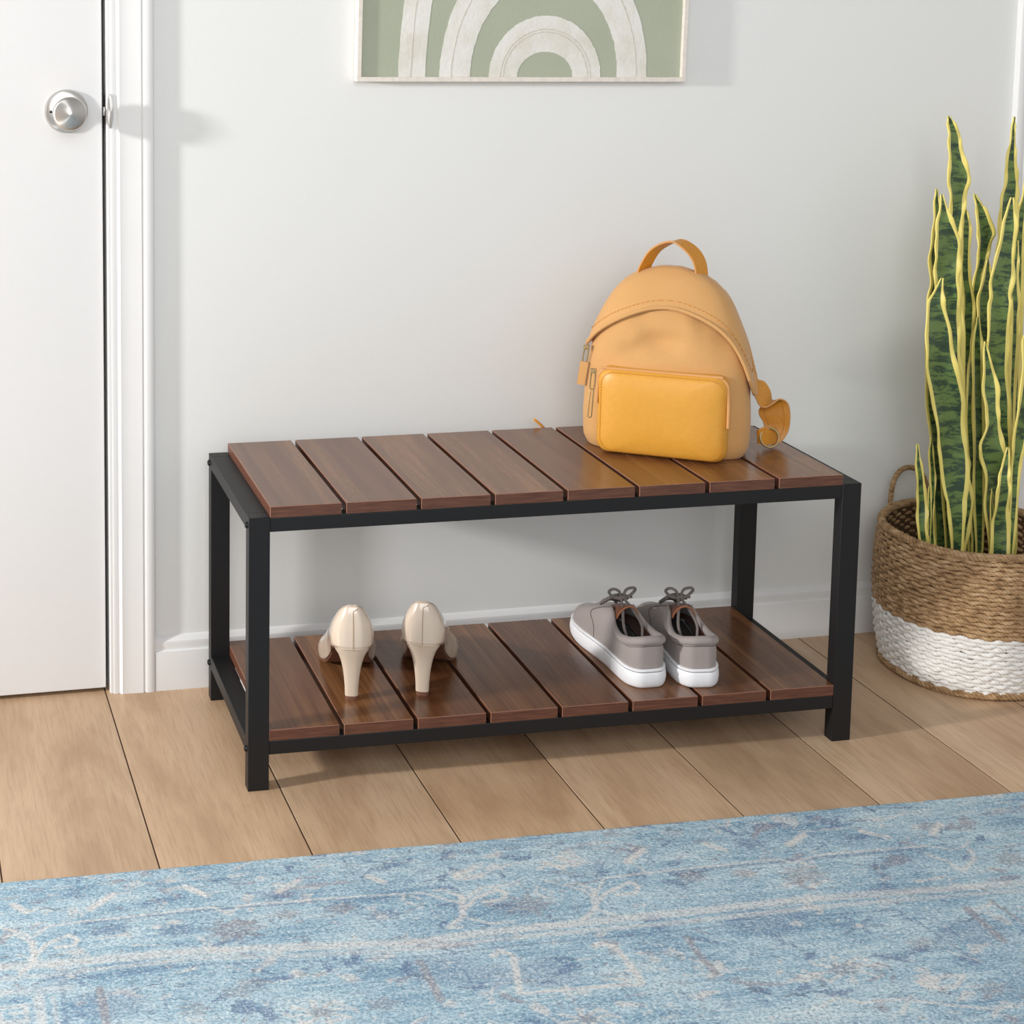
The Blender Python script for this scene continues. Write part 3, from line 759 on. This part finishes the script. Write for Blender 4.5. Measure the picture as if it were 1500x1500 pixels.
# ------------------------------------------------------------------ backpack
bag = empty('backpack', (.6855, .1660, ZTOP + .0005), -math.radians(32.8))
tag(bag, 'mustard canvas backpack with a leather front pocket on the bench top', 'backpack')
BL = bag.location.copy(); BR = Matrix.Rotation(math.radians(32.8), 3, 'Z')
def bl(p): return BR @ (Vector(p) - BL)
HW = [(0, .1120), (.004, .1175), (.012, .1212), (.05, .1225), (.10, .1200), (.14, .1150), (.175, .1075), (.21, .0940), (.235, .0805), (.255, .063), (.266, .046), (.2725, .028), (.2755, .005)]
YF = [(0, -.050), (.01, -.056), (.06, -.060), (.12, -.058), (.18, -.048), (.22, -.034), (.25, -.016), (.266, -.004), (.2755, .010)]
YBk = [(0, .046), (.01, .050), (.10, .052), (.2, .050), (.25, .042), (.266, .032), (.2755, .016)]
def smooth_tab(tab, z): return (lerp_table(tab, z - .006) + lerp_table(tab, z) * 2 + lerp_table(tab, z + .006)) / 4
def bagpt(phi, z, off=0, crease=True):                    # phi: 0 = viewer's right, -90 deg = front
    a = smooth_tab(HW, z) + off; yf = smooth_tab(YF, z) - off; yb = smooth_tab(YBk, z) + off
    c, s_ = math.cos(phi), math.sin(phi); e = 2 / 3.0
    x = a * math.copysign(abs(c) ** e, c); yy = (yf + yb) / 2 + (yb - yf) / 2 * math.copysign(abs(s_) ** e, s_)
    p = Vector((x, yy, z))
    if crease and s_ < 0:
        w = max(0, -s_) * math.exp(-((z - .178) / .042) ** 2)
        p.y += w * max(-.001, .003 + .020 * noise.noise((x * 17, z * 24, 1.3)) + .009 * noise.noise((x * 34 + z * 40, z * 45, 4.3)))
    return p
zs_ = [0, .002, .006, .014] + [.014 + .0094 * i for i in range(1, 25)] + [.254, .260, .266, .270, .2735, .2755]
NP = 96
m = MB(); rows = [[bagpt(2 * PI * k / NP, z) for k in range(NP)] for z in zs_]
m.grid(rows, close_u=True); m.cap(rows[0], True); m.cap(rows[-1])
m.build('body', 'tan_canvas', bag, angle=0)
# hood flap over the top, open edge arching across the front
def zlow(phi):
    c = math.cos(phi); s_ = math.sin(phi)
    f = max(0, -s_)
    side = .122 if c < 0 else .092
    x = smooth_tab(HW, .16) * math.copysign(abs(c) ** (2 / 3), c)
    drop = lambda c_: .031 * (abs(smooth_tab(HW, .16) * abs(c_) ** (2 / 3) + (-.012 if c_ < 0 else .012) * 0) / .088) ** 2.0 + (.078 if c_ > 0 else .020) * abs(c_) ** 7
    z = .2215 - drop(c)
    if s_ > 0: z = (.2215 - drop(1 if c > 0 else -1)) * (1 - min(1, s_ * 1.5)) + .15 * min(1, s_ * 1.5)
    return z
def hood(name, lo, hi, off, mat):
    m = MB(); rows = []
    for i in range(17):
        t = i / 16; row = []
        for k in range(NP):
            ph = 2 * PI * k / NP; a = lo(ph); z = a + (hi(ph) - a) * t
            row.append(bagpt(ph, z, off + .0035 * (1 - t) ** 2, False))
        rows.append(row)
    m.grid(rows, close_u=True); return m, rows
m, rows = hood('hood', zlow, lambda ph: .2752, .0035, 'tan_canvas'); m.cap(rows[-1])
ho = m.build('hood', 'tan_canvas', bag, angle=0)
sd = ho.modifiers.new('s', 'SOLIDIFY'); sd.thickness = .003; sd.offset = -1
m = MB(); m.tube(rows[0], .0030, 8, closed=True); m.build('hood_piping', 'tan_canvas', bag, angle=0)
m = MB()
for k in range(NP):
    if math.sin(2 * PI * k / NP) < .2 and k % 1 == 0:
        a = rows[3][k]; b = rows[3][(k + 1) % NP]; d = (b - a)
        nrm = Vector((a.x, a.y * 2 - .0, .02)).normalized() * .0006
        m.tube([a + nrm, a + d * .6 + nrm], .0005, 5)
m.build('stitching', 'stitch_thread', bag)
# front pocket
def rrect(w, h, rad, n=10, dz=0):
    pts = []
    for cx, cz, a0 in ((w - rad, h - rad, 0), (-w + rad, h - rad, 90), (-w + rad, rad, 180), (w - rad, rad, 270)):
        for i in range(n + 1):
            a = math.radians(a0 + 90 * i / n); pts.append((cx + rad * math.cos(a), cz + rad * math.sin(a)))
    return pts
def pocket_ring(ins, y, h=.128, w=.0935, z0=.0015):
    rad = min(.018 + ins * .30, .42 * (h - 1.6 * ins)); return [Vector((x, y + .012 * (abs(x) / w) ** 3 * .5, z0 + ins * .8 + z)) for x, z in rrect(w - ins, h - 1.6 * ins, rad)]
prof = [(0, -.046), (-.0005, -.056), (-.0005, -.068), (.0015, -.0735), (.006, -.0775), (.014, -.0800), (.030, -.0825), (.048, -.0838)]
m = MB(); rows = [pocket_ring(*q) for q in prof]; m.grid(rows, close_u=True); m.cap(rows[-1])
pk = m.build('front_pocket', 'amber_leather', bag, angle=0)
R0 = pocket_ring(.0004, -.0705)
m = MB(); m.tube(R0[0:24] + [Vector((-.0935, -.063, .09))], .0022, 8); 
m2 = MB(); idx = list(range(40, 44)) + list(range(0, 22))
zp = [Vector((.0945, -.0685, .055)), Vector((.0945, -.0685, .085))] + [p + Vector((0, -.001, 0)) for p in R0[0:22]] + [Vector((-.0945, -.0685, .075))]
MB().tube(cr(zp, 60), .0024, 8).build('zipper', 'leather_edge', pk)
m = MB(); R1 = pocket_ring(.0055, -.0782)
for i in range(len(R1)):
    a, b = R1[i], R1[(i + 1) % len(R1)]; L = (b - a).length; q = max(1, int(L / .004))
    for j in range(q):
        p0 = a + (b - a) * (j / q); p1 = a + (b - a) * ((j + .6) / q); m.tube([p0, p1], .00045, 5)
m.build('stitching', 'stitch_thread', pk)
# pocket zip pull and hood zip pull
def pull(name, a, b, par, wide=.010):
    a, b = Vector(a), Vector(b); d = (b - a)
    m = MB(); m.tube(cr([a + Vector((-.003, 0, 0)), a + Vector((0, -.003, .004)), a + Vector((.003, 0, 0)), a + d * .32 + Vector((.003, 0, 0)), a + d * .36, a + d * .32 + Vector((-.003, 0, 0))], 24, True), .0011, 6, closed=True)
    m.box((a.x - .004, a.y - .002, a.z + .001), (a.x + .004, a.y + .004, a.z + .008))
    o = m.build('zip_pull', 'brass', par)
    if name == 'brass':
        m = MB(); q0, q1 = a + d * .36, b
        m.tube([q0 + Vector((-.0024, 0, 0)), q1 + Vector((-.0026, 0, 0)), q1 + Vector((0, 0, -.001)), q1 + Vector((.0026, 0, 0)), q0 + Vector((.0024, 0, 0))], .0011, 6, closed=True)
        m.build('pull_tab', name, o)
    else:
        m = MB(); ribbon(m, [a + d * (.33 + .67 * i / 6) for i in range(7)], [(1, 0, 0)] * 7, wide, .003); m.build('pull_tab', name, o)
    return o
pull('brass', (-.1005, -.066, .118), (-.1045, -.067, .052), bag, .007)
m = MB()
pull('tan_canvas', (-.1165, -.034, .146), (-.1235, -.034, .092), bag, .012)
# top handle
hp_ = cr([(-.044, .014, .256), (-.038, .012, .275), (-.023, .010, .300), (.004, .010, .3135), (.026, .010, .304), (.040, .012, .284), (.045, .014, .254)], 40)
m = MB(); ribbon(m, hp_, [(.62, .78, .0)] * 40, .023, .0032); m.build('top_handle', 'strap_leather', bag, angle=30)
m = MB()
for s_ in (1, -1): hw_ = [Vector((.62, .78, 0)) - t_ * t_.dot(Vector((.62, .78, 0))) for t_ in [(hp_[min(i + 1, 39)] - hp_[max(i - 1, 0)]).normalized() for i in range(40)]]; m.tube([p + w_.normalized() * (s_ * .0115) for p, w_ in zip(hp_, hw_)], .0014, 6)
m.build('handle_edging', 'leather_edge', bag)
# right shoulder strap: down the back edge, then a loose curl on the bench with its buckle
def edge_ribbon(A, B, n=90, thick=.0032, pa=(), pb=()):
    P, Q = cr([Vector(q) for q in pa] + [bl(at(*q)) for q in A], n), cr([Vector(q) for q in pb] + [bl(at(*q)) for q in B], n)
    for p in P + Q: p.z = max(p.z, .0030)
    m = MB(); rows = []
    for i in range(n):
        t = ((P[min(i + 1, n - 1)] + Q[min(i + 1, n - 1)]) - (P[max(i - 1, 0)] + Q[max(i - 1, 0)])).normalized(); nn = t.cross((Q[i] - P[i]).normalized()).normalized() * thick / 2
        rows.append([P[i] + nn, Q[i] + nn, Q[i] - nn, P[i] - nn])
    m.grid(rows, close_u=True); m.cap(rows[0], True); m.cap(rows[-1]); return m, P, Q
EA = [(1056, 440, .170), (1083, 484, .158), (1098, 534, .148), (1104, 570, .142), (1112, 592, .138), (1121, 596.5, .136), (1132, 591, .134), (1142, 585, .132), (1152.5, 590, .130), (1156.5, 606, .130), (1154, 630, .130), (1143, 647, .130), (1131, 651, .132)]
EB = [(1066, 438, .190), (1091, 488, .180), (1106, 543, .172), (1109, 556, .170), (1119, 560, .168), (1127, 572, .168), (1129, 584, .168), (1124, 592, .166), (1114, 598, .160), (1113, 607, .154), (1119, 618, .150), (1121, 630, .146), (1118, 640, .146)]
m, P_, Q_ = edge_ribbon(EA[1:], EB[1:], pa=[(.030, .047, .222), (.066, .058, .214)], pb=[(.034, .046, .246), (.074, .062, .234)]); st = m.build('shoulder_strap', 'strap_leather', bag, angle=30)
m = MB(); m.tube(P_, .0015, 6); m.tube(Q_, .0015, 6); m.build('strap_edging', 'leather_edge', st)
m = MB()
for k_ in (.18, .82): m.tube([p + (q - p) * k_ + Vector((0, -.0019, .0003)) for p, q in list(zip(P_, Q_))[62:84]], .0005, 5)
m.build('stitching', 'stitch_thread', st)
# keeper loop with ring buckle where the strap's end lies on the bench
KA = [(1136, 627, .132), (1130, 624.5, .126), (1120, 626, .122), (1111, 630, .124), (1110, 632, .132)]
KB = [(1136, 648, .132), (1130, 650.5, .126), (1120, 651, .122), (1112, 650, .124), (1111, 648, .132)]
m, KP, KQ = edge_ribbon(KA, KB, 30); kb_ = m.build('strap_keeper', 'strap_leather', bag, angle=30)
m = MB(); m.tube(KP, .0012, 6); m.build('keeper_edging', 'leather_edge', kb_)
rc = bl(at(1125, 640, .124)); m = MB(); ring_ = []
for i in range(28):
    a = 2 * PI * i / 28; ring_.append(rc + BR @ Vector((.0150 * math.cos(a), -.004 + .003 * math.sin(a), .0140 * math.sin(a))))
for p in ring_: p.z = max(p.z, .0022)
m.tube(ring_, .0018, 8, closed=True); m.build('buckle', 'brass', st)
# the other strap's end sticking out at the back edge of the bench
P = [bl(q) for q in cr([at(886, 622, .270), at(876, 622, .292), at(866, 630, .310), at(852, 643, .319), at(830, 646, .320), at(808, 638, .318), at(797, 627, .315), at(790, 620.5, .313), at(782.5, 614, .311)], 30)]
m = MB(); ribbon(m, P, [BR @ Vector((.15, 1, .1))] * 30, [.018] * 22 + [.017, .016, .015, .014, .012, .010, .007, .004], .003); m.build('strap_end', 'strap_leather', bag, angle=30)

# ------------------------------------------------------------------ basket
BC = Vector((1.2364, .184, 0))
basket = empty('woven_basket', BC)
tag(basket, 'round woven seagrass basket with a white lower half holding the snake plant', 'basket')
RT = [(0, .126), (.012, .1310), (.05, .1385), (.10, .1435), (.14, .1455), (.18, .1450), (.21, .1425), (.23, .1385)]
ROWS = 34; RH = .230 / ROWS; SPLIT = 15
def weave(r0, r1, mat, name):
    me_v = []; me_f = []; uvs = []; N = 168; Sg = 7; ST2 = 36
    for r in range(r0, r1):
        z0 = RH * (r + .5); o = len(me_v)
        for k in range(N):
            a = 2 * PI * k / N
            R = lerp_table(RT, z0) + .0022 * math.cos(ST2 * a + PI * r) + .0014 * noise.noise((math.cos(a) * 6, math.sin(a) * 6, r * .7))
            zz = z0 + .0018 * noise.noise((math.cos(a) * 5, math.sin(a) * 5, z0 * 14)) + .0009 * math.cos(ST2 * a + .8)
            th = .0031 + .0007 * noise.noise((math.cos(a) * 14, math.sin(a) * 14, r * 2.3))
            for s in range(Sg):
                b = 2 * PI * s / Sg; me_v.append(((R + th * math.cos(b)) * math.cos(a), (R + th * math.cos(b)) * math.sin(a), zz + th * 1.22 * math.sin(b)))
        for k in range(N):
            for s in range(Sg):
                k2, s2 = (k + 1) % N, (s + 1) % Sg
                me_f.append((o + k * Sg + s, o + k2 * Sg + s, o + k2 * Sg + s2, o + k * Sg + s2))
                u0, u1, v0, v1 = k * .55, (k + 1) * .55, s * .45, (s + 1) * .45
                uvs += [u0, v0, u1, v0, u1, v1, u0, v1]
    me = bpy.data.meshes.new(name); me.from_pydata(me_v, [], me_f); uv = me.uv_layers.new(name='UVMap'); uv.data.foreach_set('uv', uvs)
    me.shade_smooth(); me.materials.append(M[mat]); ob = bpy.data.objects.new(name, me); C.objects.link(ob); ob.parent = basket
    return ob
w1 = weave(SPLIT, ROWS, 'seagrass', 'woven_side'); w1['label'] = 'natural brown woven upper side'
w2 = weave(1, SPLIT, 'white_seagrass', 'woven_side'); w2['label'] = 'white painted woven lower side'
def rope(pts, R, name, mat, closed=True, strands=3, turns=60, par=basket):
    n = len(pts); m = MB()
    for s in range(strands):
        out = []; up = None
        for i, p in enumerate(pts):
            p = Vector(p); a_, b_ = Vector(pts[(i - 1) % n] if closed or i else pts[i]), Vector(pts[(i + 1) % n] if closed or i < n - 1 else pts[i])
            t = (b_ - a_).normalized()
            u = Vector((0, 0, 1)) - t * t.z
            if u.length < .2: u = Vector((1, 0, 0)) - t * t.x
            if up is not None and not closed: u = up - t * up.dot(t)
            u.normalize(); up = u; w = t.cross(u); ph = 2 * PI * (s / strands + turns * i / n)
            out.append(p + (u * math.cos(ph) + w * math.sin(ph)) * R * .52)
        m.tube(out, R * .62, 7, closed=closed)
    o = m.build(name, mat, par, merge=False, angle=0)
    uv = o.data.uv_layers.new(name='UVMap'); return o
ringp = lambda R, z, n: [(R * math.cos(2*PI*i/n), R * math.sin(2*PI*i/n), z + .0012 * math.sin(9 * PI * i / n)) for i in range(n)]
rope(ringp(.1385, .2295, 360), .0062, 'rim_rope', 'seagrass', turns=46)
rope(ringp(.1310, .0062, 300), .0058, 'base_rope', 'seagrass', turns=40)
# inner wall and bottom between the strands
zz_ = [.03, .06, .1, .14, .18, .21, .226]
m = MB(); m.lathe([(0, .003), (.12, .003)] + [(lerp_table(RT, z) - .0004, z) for z in zz_] + [(lerp_table(RT, z) - .0026, z) for z in zz_[::-1]] + [(.116, .006), (0, .006)], 'z', 72)
m.build('inner_wall', 'basket_core', basket)
# arched rope handles
for ang0, nm in ((math.radians(103), 'handle'),):
    hpts = []
    for i in range(70):
        t = i / 69; a = PI * t
        th = ang0 + .30 * math.cos(a); zz = .226 + .066 * math.sin(a) ** .6
        hpts.append((.140 * math.cos(th), .140 * math.sin(th), zz))
    rope(hpts, .0042, nm, 'seagrass', closed=False, turns=15)

# ------------------------------------------------------------------ snake plant
plant = empty('snake_plant', (1.2364, .184, .10))
tag(plant, 'tall variegated snake plant with yellow edged leaves growing in the woven basket', 'plant')
PO = plant.location.copy()
m = MB(); sr_ = [[(r * math.cos(2*PI*k/40), r * math.sin(2*PI*k/40), .05 + .004 * noise.noise((r * 60 * math.cos(k), r * 60 * math.sin(k), 0))) for k in range(40)] for r in (.136, .10, .07, .03)]
m.grid(sr_, close_u=True); m.cap(sr_[-1]); m.build('soil', 'soil', plant)
def leaf(rows, depth, curl=.25, seed=0, wave=1.0, twist=0, lean=0, base=True):
    """rows: (v, left u, right u) measured down the leaf from its tip; depth: y of the leaf's base; lean: how far the tip leans in y"""
    rnd = random.Random(seed + 11); ph = rnd.uniform(0, 6)
    vt, vb = rows[0][0], rows[-1][0]
    K = cr([((a + b) / 2, (b - a) / 2, v) for v, a, b in rows], 8 * (len(rows) - 1) + 1)
    nx = 12; V = []; Uv = []; Ac = []; length = 0; prev = None
    ctr = []
    for c in K:
        s = (c.z - vt) / (vb - vt); y = depth * .7 + .075 + lean * (1 - s) + .004 * wave * math.sin(s * 9 + ph)
        ctr.append((c, y, at(c.x, c.z, y), at(c.x + max(.4, c.y), c.z, y)))
    if base:                                             # run on down into the soil
        c, y, p, e = ctr[-1]; d = (p - ctr[-4][2]).normalized(); hw = (e - p).length
        steps = max(2, int((p.z - .148) / .02))
        for i in range(1, steps + 1):
            q = p + Vector((0, 0, -(p.z - .146) * i / steps)); ctr.append((c, y, q, q + Vector((hw * (1 - .35 * i / steps), 0, 0))))
    for i, (c, y, p, e) in enumerate(ctr):
        if prev is not None: length += (p - prev).length
        prev = p; hw = (e - p).length
        tw = twist * (i / len(ctr)) + .35 * math.sin(i * .21 + ph) * wave * .5
        for j in range(nx + 1):
            q = -1 + 2 * j / nx
            off = Vector((q * hw, 0, 0))
            off.y = curl * hw * (q * q) * -1 + tw * q * hw * .6 + .0016 * wave * math.sin(i * .55 + q * 2 + ph) * abs(q) ** 3
            V.append(p + off - PO); Uv.append((q * hw * 11 + seed * 1.7, length * 11)); 
            wdt = min(.46, (.0056 + .0012 * math.sin(i * .3 + q * 2 + ph)) / max(hw, .004))
            Ac.append(.75 + (abs(q) - (1 - wdt)))
    n = len(ctr); f = []
    for i in range(n - 1):
        for j in range(nx): a = i * (nx + 1) + j; f.append((a, a + 1, a + nx + 2, a + nx + 1))
    me = bpy.data.meshes.new('leaf'); me.from_pydata(V, [], f)
    uv = me.uv_layers.new(name='UVMap')
    for lp in me.loops: uv.data[lp.index].uv = Uv[lp.vertex_index]
    at_ = me.attributes.new('across', 'FLOAT', 'POINT'); at_.data.foreach_set('value', Ac)
    me.shade_smooth(); me.materials.append(M['snake_leaf']); o = bpy.data.objects.new('leaf', me); C.objects.link(o); o.parent = plant
    sd = o.modifiers.new('s', 'SOLIDIFY'); sd.thickness = .0022; sd.offset = 0
    return o
LEAVES = [
 # front
 ([(407,1378.5,1381),(430,1364,1381),(450,1355,1383),(488,1351,1391),(525,1352.5,1396),(562,1357,1403),(598,1363,1409),(640,1368,1412),(672,1372,1414),(720,1381,1414),(746,1385,1413),(800,1390,1411)], .095, .3, 0),
 ([(650,1343,1345),(672,1340.5,1348),(697,1341,1353),(724,1341,1356),(746,1341,1358),(772,1342.5,1357),(797,1346,1360)], .120, .3, 0),
 ([(655,1475,1477.5),(680,1466,1479),(700,1462,1478),(715,1458.5,1480),(746,1453.5,1477),(772,1450,1478),(815,1448.5,1475)], .055, .25, 0),
 ([(500,1441.5,1443),(530,1438.5,1452),(568,1437.5,1461),(598,1441.5,1462),(622,1441,1464),(648,1431.5,1468),(665,1432,1470),(697,1440,1470),(746,1437.5,1471),(800,1447,1468)], .085, .3, 0),
 ([(640,1363,1365),(670,1359.5,1368),(697,1361,1370.5),(730,1363,1369),(760,1360.5,1367),(795,1360,1370)], .135, .2, 0),
 # middle
 ([(289,1480.5,1484),(310,1472,1486.5),(337,1465.5,1489),(370,1456.5,1484),(400,1447.5,1485),(430,1448,1479),(450,1445,1478.5),(500,1441,1477.5),(548,1437,1473.5),(598,1441,1477),(640,1445,1480),(697,1446,1478),(746,1448,1476),(800,1452,1472)], .110, .25, -.01),
 ([(285,1378,1381),(310,1374,1389),(335,1367,1399),(360,1365,1405),(385,1366,1404),(410,1366,1401),(440,1368,1405),(480,1368,1405),(524,1370,1403.5),(573,1376,1410),(642,1384,1414.5),(672,1388,1418),(697,1390,1417.5),(734,1396,1424),(770,1400,1421),(808,1400,1413)], .130, .3, 0),
 ([(440,1507,1510),(480,1500,1520),(502,1496,1522),(548,1495,1517),(598,1487,1512),(648,1481.5,1503),(684,1480,1494),(746,1477,1490),(812,1472,1484)], .075, .25, 0),
 # tall back
 ([(170,1387.5,1390.5),(180,1386.5,1398),(195,1386.5,1405),(215,1386.5,1408),(238,1388.5,1413.5),(260,1384,1418.5),(280,1387,1416),(305,1389,1412),(335,1388,1407),(370,1384,1406),(420,1384,1408),(480,1386,1410),(560,1392,1412),(680,1396,1412),(800,1400,1414)], .155, .3, .01),
 ([(171,1484,1487),(190,1480.5,1487),(215,1476.5,1487.5),(238,1472,1488),(260,1471,1490),(282,1464.5,1491),(304,1461.5,1490),(337,1461,1487),(370,1457,1484),(430,1452,1482),(520,1450,1480),(650,1452,1474),(800,1456,1474)], .170, .25, .01),
 ([(284,1426,1428),(297,1427,1437),(310,1428.5,1445),(337,1428.5,1455),(355,1429,1452),(380,1430,1446),(405,1426,1439),(440,1420,1436),(500,1417,1432),(600,1415,1430),(720,1416,1430),(800,1420,1430)], .200, .3, .01),
 ([(380,1445,1448),(400,1440,1452),(430,1430,1456),(465,1430,1450),(500,1420,1448),(535,1417,1430),(598,1414,1424),(660,1416,1428),(740,1418,1432),(800,1422,1434)], .165, .25, .0),
 ([(300,1412,1414),(318,1409,1419),(332,1407,1422),(370,1407,1420),(405,1406,1421),(450,1408,1428),(500,1406,1426),(600,1408,1426),(700,1412,1430),(800,1416,1430)], .190, .25, .0),
 ([(277,1370.5,1373),(295,1367.5,1376),(320,1366,1380),(350,1362.5,1384),(380,1359,1386),(415,1360,1388),(445,1353.5,1386),(500,1354,1386),(575,1354,1386),(640,1359,1388),(700,1361,1384),(790,1368,1388)], .185, .25, .0),
 ([(352,1488,1491),(370,1483,1492),(400,1478,1491),(440,1474,1493.5),(470,1474,1492.5),(504,1474,1491),(560,1472,1487.5),(640,1470,1486),(720,1470,1484),(800,1470,1482)], .180, .25, .0),
 ([(235,1508,1511),(262,1501,1512),(290,1494,1508),(315,1487,1503),(350,1482,1500),(420,1478,1498),(520,1476,1496),(650,1474,1492),(800,1474,1488)], .215, .25, .0),
 ([(465,1431,1434),(500,1424,1438),(560,1422,1440),(640,1424,1442),(720,1424,1442),(800,1428,1440)], .140, .25, .0),
 ([(560,1388,1390),(620,1380,1394),(700,1378,1394),(800,1384,1396)], .160, .2, .0),
]
for i, (rw, dp, cu, ln) in enumerate(LEAVES): leaf(rw, dp, cu, i, lean=ln)
# two small fresh shoots
for (u, v, y, w) in ((1361, 712, .128, 3.2), (1452.5, 716, .075, 2.4)):
    leaf([(v, u - .6, u + .6), (v + 16, u - w * .7, u + w * .7), (v + 34, u - w, u + w), (v + 60, u - w * .8, u + w * .8)], y, .2, 40 + int(u), wave=.2)

# ------------------------------------------------------------------ light
W = bpy.data.worlds.new('world'); bpy.context.scene.world = W; W.use_nodes = True
wt = W.node_tree; bg = wt.nodes['Background']
tc = wt.nodes.new('ShaderNodeTexCoord'); sx = wt.nodes.new('ShaderNodeSeparateXYZ'); wt.links.new(tc.outputs['Generated'], sx.inputs[0])
wr = wt.nodes.new('ShaderNodeValToRGB'); wt.links.new(sx.outputs[2], wr.inputs[0])
mr = wt.nodes.new('ShaderNodeMapRange'); mr.inputs[1].default_value = -1; wt.links.new(sx.outputs[2], mr.inputs[0]); wt.links.new(mr.outputs[0], wr.inputs[0])
e = wr.color_ramp.elements
e[0].position = .2; e[0].color = (.55, .53, .50, 1); e[1].position = .98; e[1].color = (.42, .42, .43, 1)
for p_, c_ in ((.47, (1, 1, 1, 1)), (.60, (1, 1, 1, 1)), (.75, (.72, .72, .73, 1))):
    q_ = e.new(p_); q_.color = c_
wt.links.new(wr.outputs[0], bg.inputs[0]); bg.inputs[1].default_value = .75
def area(name, loc, target, size, power, col=(1, 1, 1), size_y=None):
    l = bpy.data.lights.new(name, 'AREA'); l.energy = power; l.color = col; l.size = size
    if size_y: l.shape = 'RECTANGLE'; l.size_y = size_y
    o = bpy.data.objects.new(name, l); C.objects.link(o); o.location = loc
    o.rotation_euler = (Vector(target) - Vector(loc)).to_track_quat('-Z', 'Y').to_euler(); return o
area('key_lamp', (-2.9, -.42, 1.32), (.3, .2, .35), .18, 98, (1, .98, .955))
area('front_fill', (-.5, -2.8, 1.9), (.6, .3, .5), 1.6, 36, (.98, .99, 1.0))  # soft fill added from the front to reach under the bench
sc = bpy.context.scene
sc.view_settings.view_transform = 'Standard'; sc.view_settings.look = 'None'; sc.view_settings.gamma = 1; sc.view_settings.exposure = 0
sc.view_settings.use_curve_mapping = False
